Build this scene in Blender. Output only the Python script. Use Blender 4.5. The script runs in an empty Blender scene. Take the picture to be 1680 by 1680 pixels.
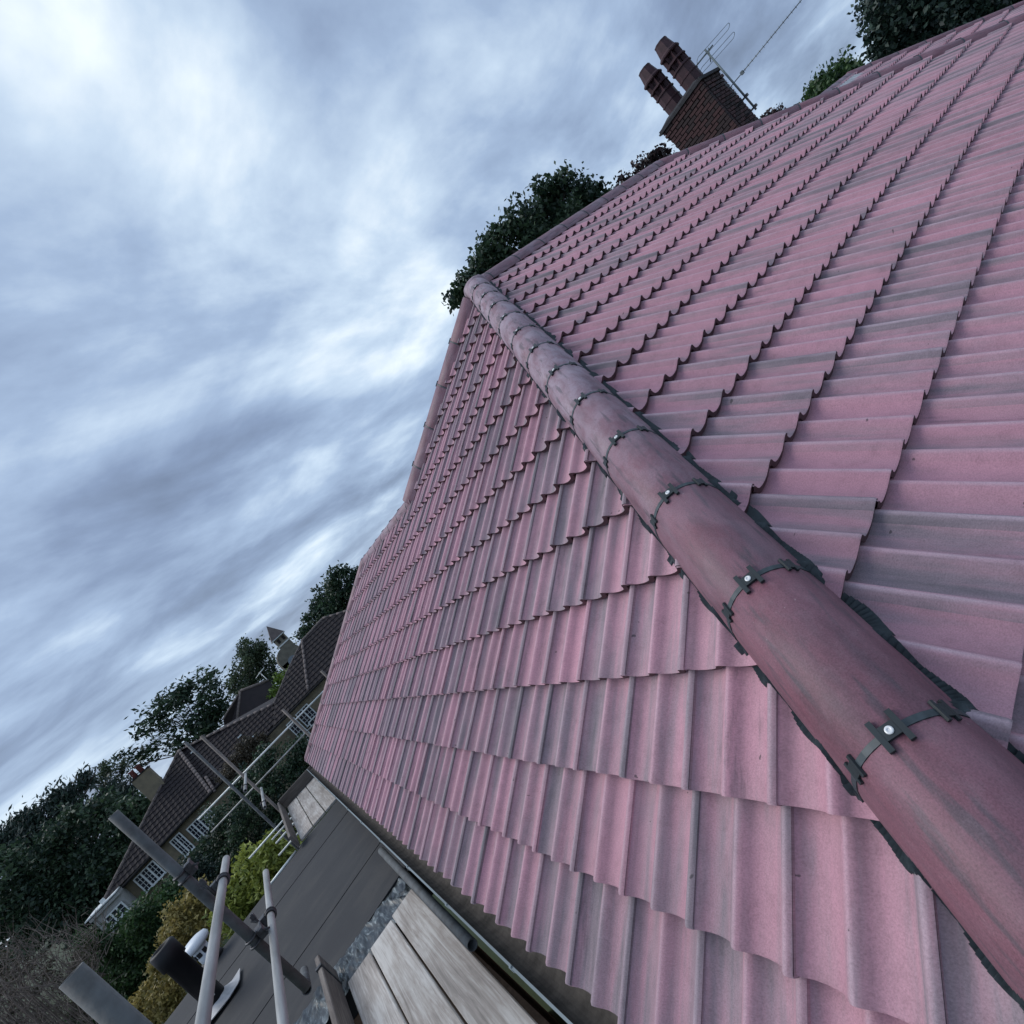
import bpy, bmesh, math, random
import numpy as np
from mathutils import Vector, Matrix

# ------------------------------------------------------------------ camera
SC = bpy.context.scene
CX, CY, CZ = -0.67544, -0.70948, 1.12310
YAW, PIT, ROL, FPX = 1.0361588, -0.0709539, -0.7661574, 910.06
CAM = np.array([CX, CY, CZ])
FW = np.array([math.cos(PIT)*math.cos(YAW), math.cos(PIT)*math.sin(YAW), math.sin(PIT)])
_r = np.cross(FW, [0, 0, 1]); _r /= np.linalg.norm(_r); _u = np.cross(_r, FW)
RI = _r*math.cos(ROL)+_u*math.sin(ROL)
UP = -_r*math.sin(ROL)+_u*math.cos(ROL)
cam = bpy.data.cameras.new('camera'); camo = bpy.data.objects.new('camera', cam)
SC.collection.objects.link(camo); SC.camera = camo
cam.sensor_width = 36; cam.lens = 36*FPX/1680; cam.clip_start = 0.02; cam.clip_end = 2000
m = Matrix.Identity(4)
for i in range(3):
    m[i][0] = RI[i]; m[i][1] = UP[i]; m[i][2] = -FW[i]; m[i][3] = CAM[i]
camo.matrix_world = m

# ------------------------------------------------------------------ world, sun, exposure
SKY_STRENGTH = 0.1
w = bpy.data.worlds.new("World"); SC.world = w; w.use_nodes = True
nt = w.node_tree; nt.nodes.clear()
def N(nt, t, **k):
    n = nt.nodes.new(t)
    for a, b in k.items(): setattr(n, a, b)
    return n
def math_(nt, op, a, b=None, c=None, clamp=False):
    n = N(nt, 'ShaderNodeMath', operation=op); n.use_clamp = clamp
    for i, x in enumerate((a, b, c)):
        if x is None: continue
        if isinstance(x, (int, float)): n.inputs[i].default_value = x
        else: nt.links.new(x, n.inputs[i])
    return n.outputs[0]
def ramp(nt, fac, stops, interp='LINEAR'):
    r = N(nt, 'ShaderNodeValToRGB'); r.color_ramp.interpolation = interp
    e = r.color_ramp.elements
    while len(e) < len(stops): e.new(0.5)
    for x, (p, c) in zip(e, stops):
        x.position = p; x.color = (c[0], c[1], c[2], 1) if not isinstance(c, (int, float)) else (c, c, c, 1)
    nt.links.new(fac, r.inputs[0]); return r.outputs[0]
def mixc(nt, fac, a, b, mode='MIX'):
    n = N(nt, 'ShaderNodeMix', data_type='RGBA', blend_type=mode)
    for s, x in ((n.inputs[0], fac), (n.inputs[6], a), (n.inputs[7], b)):
        if hasattr(x, 'links'): nt.links.new(x, s)
        elif isinstance(x, (int, float)): s.default_value = x
        else: s.default_value = (x[0], x[1], x[2], 1)
    return n.outputs[2]
def noise(nt, vec, scale, detail=3, rough=.5, dist=0., dim='3D'):
    n = N(nt, 'ShaderNodeTexNoise', noise_dimensions=dim)
    n.inputs['Scale'].default_value = scale; n.inputs['Detail'].default_value = detail
    n.inputs['Roughness'].default_value = rough; n.inputs['Distortion'].default_value = dist
    if vec is not None: nt.links.new(vec, n.inputs['Vector'])
    return n.outputs[0]
def mapping(nt, vec, loc=(0, 0, 0), rot=(0, 0, 0), scale=(1, 1, 1)):
    n = N(nt, 'ShaderNodeMapping'); nt.links.new(vec, n.inputs[0])
    n.inputs[1].default_value = loc; n.inputs[2].default_value = rot; n.inputs[3].default_value = scale
    return n.outputs[0]

SUN_EL, SUN_AZ = math.radians(46), math.radians(136)      # azimuth counted from +x towards +y
tc = N(nt, 'ShaderNodeTexCoord').outputs['Generated']
sx = N(nt, 'ShaderNodeSeparateXYZ'); nt.links.new(tc, sx.inputs[0])
zz = math_(nt, 'ADD', math_(nt, 'MAXIMUM', sx.outputs[2], 0.0), 0.21)
cb = N(nt, 'ShaderNodeCombineXYZ')
nt.links.new(math_(nt, 'DIVIDE', sx.outputs[0], zz), cb.inputs[0])
nt.links.new(math_(nt, 'DIVIDE', sx.outputs[1], zz), cb.inputs[1])
CA = math.atan2(0.48, 1.15)                                # cloud streets run this way
mp = N(nt, 'ShaderNodeMapping'); mp.vector_type = 'TEXTURE'
nt.links.new(cb.outputs[0], mp.inputs[0]); mp.inputs[2].default_value = (0, 0, CA)
st1 = mapping(nt, mp.outputs[0], (3.1, .4, 0), (0, 0, 0), (.42, 1.0, 1))
st2 = mapping(nt, mp.outputs[0], (1.3, 2.2, 5), (0, 0, 0), (.80, 1.0, 1))
n1 = noise(nt, st1, 1.55, 6, .52, .30)
n2 = noise(nt, st2, 1.8, 8, .55, .25)
n3 = noise(nt, mapping(nt, tc, (.2, .6, .1)), 1.3, 2, .5, .3)
cl = math_(nt, 'ADD', math_(nt, 'MULTIPLY', n1, .32), math_(nt, 'ADD', math_(nt, 'MULTIPLY', n2, .48), math_(nt, 'MULTIPLY', n3, .20)))
cloud = ramp(nt, cl, [(.35, (.130, .168, .25)), (.43, (.20, .265, .395)), (.50, (.31, .405, .56)), (.56, (.49, .60, .73)), (.63, (.80, .87, .905))])
sky = N(nt, 'ShaderNodeTexSky', sky_type='NISHITA', sun_disc=False)
sky.sun_elevation = SUN_EL; sky.sun_rotation = math.pi/2-SUN_AZ
# Background strength 0.1: cloud radiance counted in the same units as the physical sky
cl10 = mixc(nt, 1.0, cloud, (10, 10, 10), 'MULTIPLY')
bg = N(nt, 'ShaderNodeBackground'); bg.inputs[1].default_value = SKY_STRENGTH
nt.links.new(mixc(nt, .90, sky.outputs[0], cl10), bg.inputs[0])
nt.links.new(bg.outputs[0], N(nt, 'ShaderNodeOutputWorld').inputs[0])

sun = bpy.data.lights.new('sun', 'SUN'); suno = bpy.data.objects.new('sun', sun)
SC.collection.objects.link(suno); sun.energy = 1.4; sun.angle = math.radians(38); sun.color = (1, .97, .93)
sd = Vector((math.cos(SUN_EL)*math.cos(SUN_AZ), math.cos(SUN_EL)*math.sin(SUN_AZ), math.sin(SUN_EL)))
suno.rotation_euler = sd.to_track_quat('Z', 'Y').to_euler()
SC.view_settings.view_transform = 'Standard'; SC.view_settings.look = 'None'
SC.view_settings.exposure = 0.4; SC.view_settings.gamma = 1; SC.view_settings.use_curve_mapping = False
SC.cycles.use_denoising = True
SC.cycles.max_bounces = 6

# ------------------------------------------------------------------ helpers
RNG = random.Random(7)
NP = np.random.default_rng(11)
COL = SC.collection
WM = {}
def V(*a): return Vector(a)
def ray(px, py): return FW+RI*(px-840)/FPX-UP*(py-840)/FPX
def PY(px, py, y): d = ray(px, py); return Vector(CAM+d*(y-CY)/d[1])
def PD(px, py, D): return Vector(CAM+ray(px, py)*D)
def proj(X):
    d = np.asarray(X, float)-CAM; z = d@FW
    return np.stack([840+FPX*(d@RI)/z, 840-FPX*(d@UP)/z, z], -1)
def put(o, parent=None, M=None):
    M = M or Matrix.Identity(4)
    COL.objects.link(o); WM[o.name] = M
    if parent: o.parent = parent; o.matrix_basis = WM[parent.name].inverted() @ M
    else: o.matrix_basis = M
    return o
def obj(name, me, parent=None, M=None): return put(bpy.data.objects.new(name, me), parent, M)
def thing(name, label, cat, loc=(0, 0, 0), group=None):
    o = bpy.data.objects.new(name, None); o.empty_display_size = .1
    put(o, None, Matrix.Translation(loc)); return tag(o, label, cat, group)
def tag(o, label=None, cat=None, group=None, kind=None):
    for k, v in (('label', label), ('category', cat), ('group', group), ('kind', kind)):
        if v: o[k] = v
    return o
def mesh(name, verts, faces, mat=None, smooth=False):
    me = bpy.data.meshes.new(name); me.from_pydata([tuple(v) for v in verts], [], faces)
    if mat: me.materials.append(mat)
    if smooth: me.polygons.foreach_set('use_smooth', [True]*len(me.polygons))
    me.update(); return me
class MB:
    def __init__(s): s.v = []; s.f = []; s.sm = []
    def add(s, vs, fs, sm=False):
        b = len(s.v); s.v += [tuple(v) for v in vs]; s.f += [tuple(i+b for i in f) for f in fs]; s.sm += [sm]*len(fs); return s
    def box(s, c, d, R=None):
        vs = [Vector((x*d[0]/2, y*d[1]/2, z*d[2]/2)) for x in (-1, 1) for y in (-1, 1) for z in (-1, 1)]
        vs = [(R @ v if R else v)+Vector(c) for v in vs]
        return s.add(vs, [(0, 1, 3, 2), (4, 6, 7, 5), (0, 4, 5, 1), (2, 3, 7, 6), (0, 2, 6, 4), (1, 5, 7, 3)])
    def tube(s, pts, r, seg=10, caps=True, closed=False):
        pts = [Vector(p) for p in pts]; rs = r if isinstance(r, (list, tuple)) else [r]*len(pts)
        n = len(pts); vs = []; prev = None
        for i, p in enumerate(pts):
            t = (pts[min(i+1, n-1)]-pts[max(i-1, 0)])
            if closed: t = pts[(i+1) % n]-pts[i-1]
            t = t.normalized() if t.length > 1e-9 else V(0, 0, 1)
            a = prev if prev is not None else (V(0, 0, 1) if abs(t.z) < .9 else V(1, 0, 0))
            x = (a-t*a.dot(t)).normalized(); y = t.cross(x); prev = x
            vs += [p+(x*math.cos(2*math.pi*k/seg)+y*math.sin(2*math.pi*k/seg))*rs[i] for k in range(seg)]
        fs = [(i*seg+k, i*seg+(k+1) % seg, (i+1)*seg+(k+1) % seg, (i+1)*seg+k) for i in range(n-1) for k in range(seg)]
        if closed: fs += [((n-1)*seg+k, (n-1)*seg+(k+1) % seg, (k+1) % seg, k) for k in range(seg)]
        s.add(vs, fs, True)
        if caps and not closed:
            b = len(s.v)-len(vs)
            s.f += [tuple(b+k for k in reversed(range(seg))), tuple(b+(n-1)*seg+k for k in range(seg))]; s.sm += [False, False]
        return s
    def pipe(s, a, b, r, th=.005, seg=16):            # open tube with wall thickness
        a, b = Vector(a), Vector(b); t = (b-a).normalized()
        x = (V(0, 0, 1) if abs(t.z) < .9 else V(1, 0, 0)); x = (x-t*x.dot(t)).normalized(); y = t.cross(x)
        vs = []
        for p, q in ((a, r), (b, r), (b, r-th), (a+t*.25, r-th), (a, r-th)):
            vs += [p+(x*math.cos(2*math.pi*k/seg)+y*math.sin(2*math.pi*k/seg))*q for k in range(seg)]
        rings = [(0, 1), (1, 2), (4, 0)]
        s.add(vs, [(i*seg+k, i*seg+(k+1) % seg, j*seg+(k+1) % seg, j*seg+k) for i, j in rings+[(2, 4)] for k in range(seg)], True)
        return s
    def lathe(s, prof, c, seg=16, axis=None, sm=True):
        vs = []; R = axis or Matrix.Identity(3)
        for r, z in prof:
            vs += [R @ V(r*math.cos(2*math.pi*k/seg), r*math.sin(2*math.pi*k/seg), z)+Vector(c) for k in range(seg)]
        fs = [(i*seg+k, i*seg+(k+1) % seg, (i+1)*seg+(k+1) % seg, (i+1)*seg+k) for i in range(len(prof)-1) for k in range(seg)]
        s.add(vs, fs, sm)
        b = len(s.v)-len(vs)
        s.f += [tuple(b+k for k in reversed(range(seg))), tuple(b+(len(prof)-1)*seg+k for k in range(seg))]; s.sm += [False, False]
        return s
    def mesh(s, name, mat):
        me = mesh(name, s.v, s.f, mat); me.polygons.foreach_set('use_smooth', s.sm); return me
    def obj(s, name, mat, parent=None): return obj(name, s.mesh(name, mat), parent)

def newmat(name):
    mt = bpy.data.materials.new(name); mt.use_nodes = True; t = mt.node_tree
    return mt, t, t.nodes['Principled BSDF']
def simple(name, col, rough=.6, metal=0., var=.25, scale=8., stretch=(1, 1, 1), col2=None, bump=0., bscale=60., coat=0., detail=5):
    mt, t, b = newmat(name)
    co = N(t, 'ShaderNodeTexCoord').outputs['Object']
    v = mapping(t, co, scale=stretch)
    n = noise(t, v, scale, detail, .6)
    c2 = col2 or tuple(c*(1-var) for c in col); c1 = col if col2 else tuple(min(1, c*(1+var)) for c in col)
    t.links.new(ramp(t, n, [(.3, c2), (.7, c1)]), b.inputs['Base Color'])
    b.inputs['Roughness'].default_value = rough; b.inputs['Metallic'].default_value = metal
    b.inputs['Coat Weight'].default_value = coat
    if bump:
        bp = N(t, 'ShaderNodeBump'); bp.inputs['Strength'].default_value = bump; bp.inputs['Distance'].default_value = .004
        t.links.new(noise(t, v, bscale, 4), bp.inputs['Height']); t.links.new(bp.outputs[0], b.inputs['Normal'])
    return mt

# ---- materials
def tile_material(name, weather, wear):
    mt, t, b = newmat(name)
    at = N(t, 'ShaderNodeAttribute', attribute_name='tc').outputs['Vector']
    ra = N(t, 'ShaderNodeAttribute', attribute_name='rnd').outputs['Fac']
    ri = N(t, 'ShaderNodeObjectInfo').outputs['Random']
    rn = math_(t, 'FRACT', math_(t, 'ADD', ra, ri))
    sp = N(t, 'ShaderNodeSeparateXYZ'); t.links.new(at, sp.inputs[0])
    rz = math_(t, 'MULTIPLY', rn, 137.)
    cv = N(t, 'ShaderNodeCombineXYZ'); t.links.new(sp.outputs[0], cv.inputs[0]); t.links.new(sp.outputs[1], cv.inputs[1]); t.links.new(rz, cv.inputs[2])
    band = noise(t, mapping(t, cv.outputs[0], scale=(11, 1.2, 1)), 1., 3, .55, .15)
    fine = noise(t, mapping(t, cv.outputs[0], scale=(70, 5, 1)), 1., 3, .6)
    # weathered grey gathers in a band on the left of the tile and along its right edge
    edge = math_(t, 'SMOOTH_MIN', sp.outputs[0], 1., .01)
    right = math_(t, 'MULTIPLY', math_(t, 'GREATER_THAN', sp.outputs[0], .292), .13)
    left = math_(t, 'MULTIPLY', math_(t, 'SUBTRACT', 1., math_(t, 'MULTIPLY', math_(t, 'ABSOLUTE', math_(t, 'SUBTRACT', sp.outputs[0], .075)), 14., clamp=True)), .10)
    r2 = math_(t, 'FRACT', math_(t, 'MULTIPLY', rn, 17.31))
    f = math_(t, 'ADD', math_(t, 'ADD', math_(t, 'MULTIPLY', band, .78), math_(t, 'MULTIPLY', fine, .22)), math_(t, 'ADD', math_(t, 'ADD', right, left), math_(t, 'MULTIPLY', math_(t, 'SUBTRACT', r2, .66), .20)))
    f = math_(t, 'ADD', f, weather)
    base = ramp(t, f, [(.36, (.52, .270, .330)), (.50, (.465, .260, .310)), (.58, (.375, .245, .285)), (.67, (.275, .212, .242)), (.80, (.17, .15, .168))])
    # soot-dark streaks on a few tiles
    stn = noise(t, mapping(t, cv.outputs[0], (0, 0, 31.7), scale=(24, 2.2, 1)), 1., 7, .7, .25)
    r3 = math_(t, 'FRACT', math_(t, 'MULTIPLY', rn, 41.7))
    sk = math_(t, 'MULTIPLY', ramp(t, stn, [(.55, 0), (.72, 1)]), math_(t, 'MULTIPLY', math_(t, 'GREATER_THAN', r3, .84), .80))
    base = mixc(t, sk, base, (.085, .08, .095))
    # pale crests of the two rolls: highlights painted in, along with some wear
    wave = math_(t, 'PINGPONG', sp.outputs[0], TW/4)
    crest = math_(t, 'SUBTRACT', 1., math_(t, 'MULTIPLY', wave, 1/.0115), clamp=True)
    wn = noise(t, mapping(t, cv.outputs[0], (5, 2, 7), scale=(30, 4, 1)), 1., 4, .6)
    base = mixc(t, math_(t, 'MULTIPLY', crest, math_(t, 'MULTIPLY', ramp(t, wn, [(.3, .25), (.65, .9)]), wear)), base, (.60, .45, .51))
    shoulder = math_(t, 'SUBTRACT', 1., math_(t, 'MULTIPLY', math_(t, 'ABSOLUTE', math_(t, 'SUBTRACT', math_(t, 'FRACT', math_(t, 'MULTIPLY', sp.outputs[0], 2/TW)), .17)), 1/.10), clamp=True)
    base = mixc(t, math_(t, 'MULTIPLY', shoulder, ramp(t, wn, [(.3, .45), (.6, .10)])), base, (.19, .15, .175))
    blot = noise(t, mapping(t, cv.outputs[0], (3, 2, 5), scale=(26, 17, 1)), 1., 6, .68)
    base = mixc(t, 1., base, ramp(t, blot, [(.30, .84), (.46, .98), (.62, 1.03), (.75, 1.12)]), 'MULTIPLY')
    spk = noise(t, cv.outputs[0], 260., 4, .75)
    base = mixc(t, 1., base, ramp(t, spk, [(.30, .76), (.5, 1.), (.70, 1.20)]), 'MULTIPLY')
    chip = noise(t, mapping(t, cv.outputs[0], (1, 8, 2), scale=(1, 1, 1)), 38., 2, .4)
    base = mixc(t, math_(t, 'MULTIPLY', ramp(t, chip, [(.765, 0), (.79, 1)]), .75), base, (.06, .05, .055))
    big = noise(t, N(t, 'ShaderNodeNewGeometry').outputs['Position'], .8, 3)
    base = mixc(t, 1., base, ramp(t, big, [(.3, .90), (.7, 1.08)]), 'MULTIPLY')
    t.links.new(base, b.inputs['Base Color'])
    b.inputs['Roughness'].default_value = .72
    b.inputs['Specular IOR Level'].default_value = .4
    bp = N(t, 'ShaderNodeBump'); bp.inputs['Strength'].default_value = .35; bp.inputs['Distance'].default_value = .0015
    t.links.new(spk, bp.inputs['Height']); t.links.new(bp.outputs[0], b.inputs['Normal'])
    return mt
def hip_material():
    mt, t, b = newmat('hip_tile')
    at = N(t, 'ShaderNodeAttribute', attribute_name='tc').outputs['Vector']
    oi = N(t, 'ShaderNodeObjectInfo'); ri = oi.outputs['Random']
    bl = N(t, 'ShaderNodeSeparateColor'); t.links.new(oi.outputs['Color'], bl.inputs[0]); grey_mix = bl.outputs[0]
    sp = N(t, 'ShaderNodeSeparateXYZ'); t.links.new(at, sp.inputs[0])
    cv = N(t, 'ShaderNodeCombineXYZ'); t.links.new(sp.outputs[0], cv.inputs[0]); t.links.new(sp.outputs[1], cv.inputs[1])
    t.links.new(math_(t, 'MULTIPLY', ri, 91.), cv.inputs[2])
    n = noise(t, mapping(t, cv.outputs[0], scale=(3, 14, 1)), 1., 5, .6, .2)
    base = ramp(t, n, [(.3, (.115, .050, .068)), (.5, (.178, .066, .090)), (.7, (.225, .088, .115))])
    gn = noise(t, mapping(t, cv.outputs[0], (0, 0, 9), scale=(5, 9, 1)), 1., 5, .65, .3)
    gf = math_(t, 'MULTIPLY', ramp(t, gn, [(.36, .25), (.6, 1)]), grey_mix)
    base = mixc(t, gf, base, (.34, .255, .305))
    sn = noise(t, mapping(t, cv.outputs[0], (4, 0, 3), scale=(4.5, 30, 1)), 1., 3, .55, .1)
    sf = math_(t, 'MULTIPLY', ramp(t, sn, [(.56, 0), (.68, 1)]), .66)
    base = mixc(t, sf, base, (.072, .062, .076))
    dust = noise(t, mapping(t, cv.outputs[0], (2, 6, 4), scale=(14, 20, 1)), 1., 7, .72)
    base = mixc(t, math_(t, 'MULTIPLY', ramp(t, dust, [(.50, 0), (.72, 1)]), .15), base, (.36, .27, .30))
    spk = noise(t, cv.outputs[0], 240., 4, .75)
    base = mixc(t, 1., base, ramp(t, spk, [(.3, .68), (.5, 1.), (.72, 1.3)]), 'MULTIPLY')
    dots = noise(t, mapping(t, cv.outputs[0], (7, 1, 2)), 75., 1, .4)
    base = mixc(t, math_(t, 'MULTIPLY', ramp(t, dots, [(.79, 0), (.82, 1)]), .35), base, (.5, .42, .43))
    t.links.new(base, b.inputs['Base Color']); b.inputs['Roughness'].default_value = .56
    bp = N(t, 'ShaderNodeBump'); bp.inputs['Strength'].default_value = .3; bp.inputs['Distance'].default_value = .001
    t.links.new(spk, bp.inputs['Height']); t.links.new(bp.outputs[0], b.inputs['Normal'])
    return mt
def leaf_material(name, dark, light, trans=.25):
    mt, t, b = newmat(name)
    a = N(t, 'ShaderNodeAttribute', attribute_name='tone').outputs['Fac']
    c = ramp(t, a, [(0., dark), (1., light)])
    t.links.new(c, b.inputs['Base Color']); b.inputs['Roughness'].default_value = .55
    tr = N(t, 'ShaderNodeBsdfTranslucent'); t.links.new(c, tr.inputs[0])
    mx = N(t, 'ShaderNodeMixShader'); mx.inputs[0].default_value = trans
    t.links.new(b.outputs[0], mx.inputs[1]); t.links.new(tr.outputs[0], mx.inputs[2])
    t.links.new(mx.outputs[0], t.nodes['Material Output'].inputs[0])
    return mt
TW = 0.31827                                # cover width of one tile
M_EDGE = simple('shaded_tile_edge', (.085, .044, .052), .85, var=.25, scale=30); M_TILE = tile_material('concrete_tile', .050, .42); M_TILEB = tile_material('concrete_tile_side_slope', -.015, .85); M_HIP = hip_material()  # nose faces of the tiles: their shade is put into a darker edge colour
M_PLAS = simple('black_plastic', (.018, .026, .030), .55, var=.3)
M_RUB = simple('dry_hip_strip', (.040, .054, .062), .5, var=.35, scale=30)
M_SCREW = simple('zinc_screw', (.85, .85, .84), .4, .2)
M_UNDER = simple('roof_membrane', (.012, .012, .014), .9)
M_GUT = simple('grey_gutter', (.21, .245, .255), .45, var=.25, scale=3, stretch=(1, .2, 1))
M_GUTIN = simple('gutter_silt', (.075, .066, .058), .95, var=.45, scale=14, bump=.6)
M_WALL = simple('brown_brick', (.16, .10, .07), .85, var=.35, scale=12)
M_STEEL = simple('galvanised_tube', (.33, .335, .33), .5, .4, var=.4, scale=14, stretch=(1, .12, 1), detail=7)
M_STEELL = simple('bright_tube', (.62, .65, .64), .4, .25, var=.22, scale=6)
M_STEELD = simple('weathered_post', (.115, .128, .134), .7, .05, var=.5, scale=11, col2=(.055, .056, .058), bump=.5, bscale=40)
M_POSTB = simple('brown_weathered_post', (.17, .145, .13), .7, .05, var=.35, scale=5)
M_COUP = simple('scaffold_coupler', (.055, .055, .06), .5, .5, var=.5, scale=40)
M_LEAD = simple('lead_sheet', (.42, .42, .43), .6, .1, var=.3, scale=8, bump=.4, bscale=20)
M_FLUE = simple('black_flue', (.0015, .0015, .004), .6, 0., var=.3)
M_WHITEP = simple('white_plastic', (.70, .74, .78), .4, var=.06)
M_WHITE = simple('white_paint', (.62, .65, .65), .5, var=.08)
M_GREYP = simple('grey_paint', (.30, .30, .29), .7, var=.15)
M_GLASS = simple('window_glass', (.018, .022, .035), .08, var=.5, scale=2)
M_BUFF = simple('buff_brick', (.23, .19, .125), .85, var=.25, scale=3, col2=(.15, .128, .092), bump=.4, bscale=30)
M_STACK = simple('red_brick', (.056, .025, .026), .85, var=.45, scale=9, bump=.5, bscale=60)
M_STACK2 = simple('sooted_brick', (.033, .021, .022), .88, var=.5, scale=9, bump=.5, bscale=60)
M_MORT = simple('dark_mortar', (.014, .013, .014), .95, var=.3)
M_POT = simple('terracotta_pot', (.046, .019, .025), .7, var=.35, scale=6)
M_POT2 = simple('bright_terracotta', (.17, .055, .05), .7, var=.3, scale=6)
M_SLAB = simple('mortar_cap', (.035, .035, .04), .9, var=.4, scale=10)
M_AER = simple('aerial_metal', (.20, .235, .24), .5, .4, var=.3)
M_NROOF = simple('brown_pantile', (.020, .0125, .0145), .8, var=.5, scale=2.2, col2=(.010, .007, .009), detail=7)
M_NRIDGE = simple('weathered_ridge', (.13, .105, .098), .8, var=.45, scale=3)
M_BARK = simple('bark', (.055, .048, .040), .9, var=.4, scale=4)
M_TWIG = simple('bare_twig', (.145, .115, .10), .9, var=.4, scale=3)
M_GRASS = simple('garden_grass', (.035, .055, .020), .95, var=.5, scale=.6, col2=(.02, .028, .012))
M_STONE = simple('tower_stone', (.17, .155, .125), .85, var=.25, scale=2)
M_SPIRE = simple('tower_shingle', (.115, .095, .09), .85, var=.25, scale=2)
M_DISH = simple('slate_disc', (.20, .23, .27), .7, var=.15)

def wood_material(name, a, bcol, axis):
    mt, t, b = newmat(name)
    co = N(t, 'ShaderNodeTexCoord').outputs['Object']; ri = N(t, 'ShaderNodeObjectInfo').outputs['Random']
    ad = N(t, 'ShaderNodeVectorMath', operation='ADD'); t.links.new(co, ad.inputs[0])
    cv = N(t, 'ShaderNodeCombineXYZ'); t.links.new(math_(t, 'MULTIPLY', ri, 53.), cv.inputs[2]); t.links.new(cv.outputs[0], ad.inputs[1])
    s1 = [42, 42, 42]; s1[axis] = 1.6
    grain = noise(t, mapping(t, ad.outputs[0], scale=s1), 1., 6, .65, 1.2)
    s2 = [3, 3, 3]; s2[axis] = .8
    blot = noise(t, mapping(t, ad.outputs[0], (3, 3, 3), scale=s2), 1.6, 5, .6, .5)
    f = math_(t, 'ADD', math_(t, 'MULTIPLY', grain, .55), math_(t, 'MULTIPLY', blot, .45))
    c = ramp(t, f, [(.36, tuple(x*.62 for x in bcol)), (.47, bcol), (.58, a), (.7, tuple(min(1, x*1.15) for x in a))])
    tone = math_(t, 'ADD', math_(t, 'MULTIPLY', ri, .3), .84)
    tn = N(t, 'ShaderNodeCombineColor'); [t.links.new(tone, tn.inputs[i]) for i in range(3)]
    c = mixc(t, 1., c, tn.outputs[0], 'MULTIPLY')
    t.links.new(c, b.inputs['Base Color']); b.inputs['Roughness'].default_value = .85
    bp = N(t, 'ShaderNodeBump'); bp.inputs['Strength'].default_value = .35; bp.inputs['Distance'].default_value = .002
    t.links.new(grain, bp.inputs['Height']); t.links.new(bp.outputs[0], b.inputs['Normal'])
    return mt
M_BOARD = wood_material('scaffold_board', (.58, .55, .515), (.40, .355, .32), 1)
M_TOE = wood_material('brown_toe_board', (.19, .165, .145), (.12, .10, .09), 1)
M_TOEX = wood_material('brown_end_board', (.16, .14, .125), (.10, .085, .075), 0)
def felt_material():
    mt, t, b = newmat('roofing_felt')
    co = N(t, 'ShaderNodeTexCoord').outputs['Object']
    n = noise(t, mapping(t, co, scale=(1.3, 2.6, 1)), 1., 6, .65, .6)
    f = noise(t, co, 120., 3, .7)
    c = ramp(t, n, [(.3, (.0085, .0095, .0135)), (.5, (.015, .016, .0195)), (.7, (.031, .030, .030))])
    c = mixc(t, 1., c, ramp(t, f, [(.3, .8), (.7, 1.2)]), 'MULTIPLY')
    t.links.new(c, b.inputs['Base Color']); b.inputs['Roughness'].default_value = .78
    bp = N(t, 'ShaderNodeBump'); bp.inputs['Strength'].default_value = .3; bp.inputs['Distance'].default_value = .003
    t.links.new(f, bp.inputs['Height']); t.links.new(bp.outputs[0], b.inputs['Normal'])
    return mt
M_FELT = felt_material()
def poly_material():
    mt, t, b = newmat('polythene')
    co = N(t, 'ShaderNodeTexCoord').outputs['Object']
    a = noise(t, mapping(t, co, (0, 0, 0), (0, 0, .25), (26, 5, 1)), 1., 7, .7, .8)
    c = ramp(t, a, [(.42, (.010, .011, .011)), (.52, (.035, .042, .044)), (.58, (.11, .13, .135)), (.66, (.36, .39, .38))])
    t.links.new(c, b.inputs['Base Color']); b.inputs['Roughness'].default_value = .34
    return mt
M_POLY = poly_material()
L_DARK = leaf_material('leaf_dark', (.012, .032, .021), (.075, .125, .062))
L_BLUE = leaf_material('leaf_cedar', (.008, .022, .019), (.046, .080, .056), .1)
L_MID = leaf_material('leaf_mid', (.018, .052, .018), (.085, .155, .050))
L_OLIVE = leaf_material('leaf_olive', (.028, .048, .026), (.11, .15, .078))
L_YEL = leaf_material('leaf_yellow', (.14, .18, .03), (.46, .50, .12))
L_ORG = leaf_material('leaf_amber', (.17, .145, .04), (.52, .41, .15))
L_LIME = leaf_material('leaf_lime', (.07, .13, .015), (.20, .30, .05))
L_BRN = leaf_material('leaf_brown', (.045, .040, .028), (.125, .10, .07))
L_RED = leaf_material('leaf_copper', (.020, .013, .016), (.060, .034, .036))

# ------------------------------------------------------------------ the house: geometry of its roof
GA, GB = 0.34, 0.36444
PA, PB = 0.6227626, 0.5993569
cA, cB = GA*math.cos(PA), GB*math.cos(PB)
tA, tB = math.tan(PA), math.tan(PB)
K = tA/tB                                   # hip runs along y = K x in plan
HX = 13.62065*cA; HY = HX*K; HZ = HX*tA     # near end of the main ridge
LR = 4.35589                                # main ridge length
T0 = 1.058375
WLINE = 10.902+.21                          # far end hip of the low wing: y = WLINE - K x
HWX = 7.9504*cA; HWZ = HWX*tA               # low wing ridge
LT = 0.49644
H_PROF, TH = .044, .044
GROUND = -5.4
def prof(t):
    xs = (0, .05, .11, .18, .27, .42, .58, .72, .84, .93, 1.0)
    ys = (1, .95, .74, .42, .14, 0, .03, .18, .54, .89, 1.0)
    return float(np.interp(t % 1.0, xs, ys))*H_PROF
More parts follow.
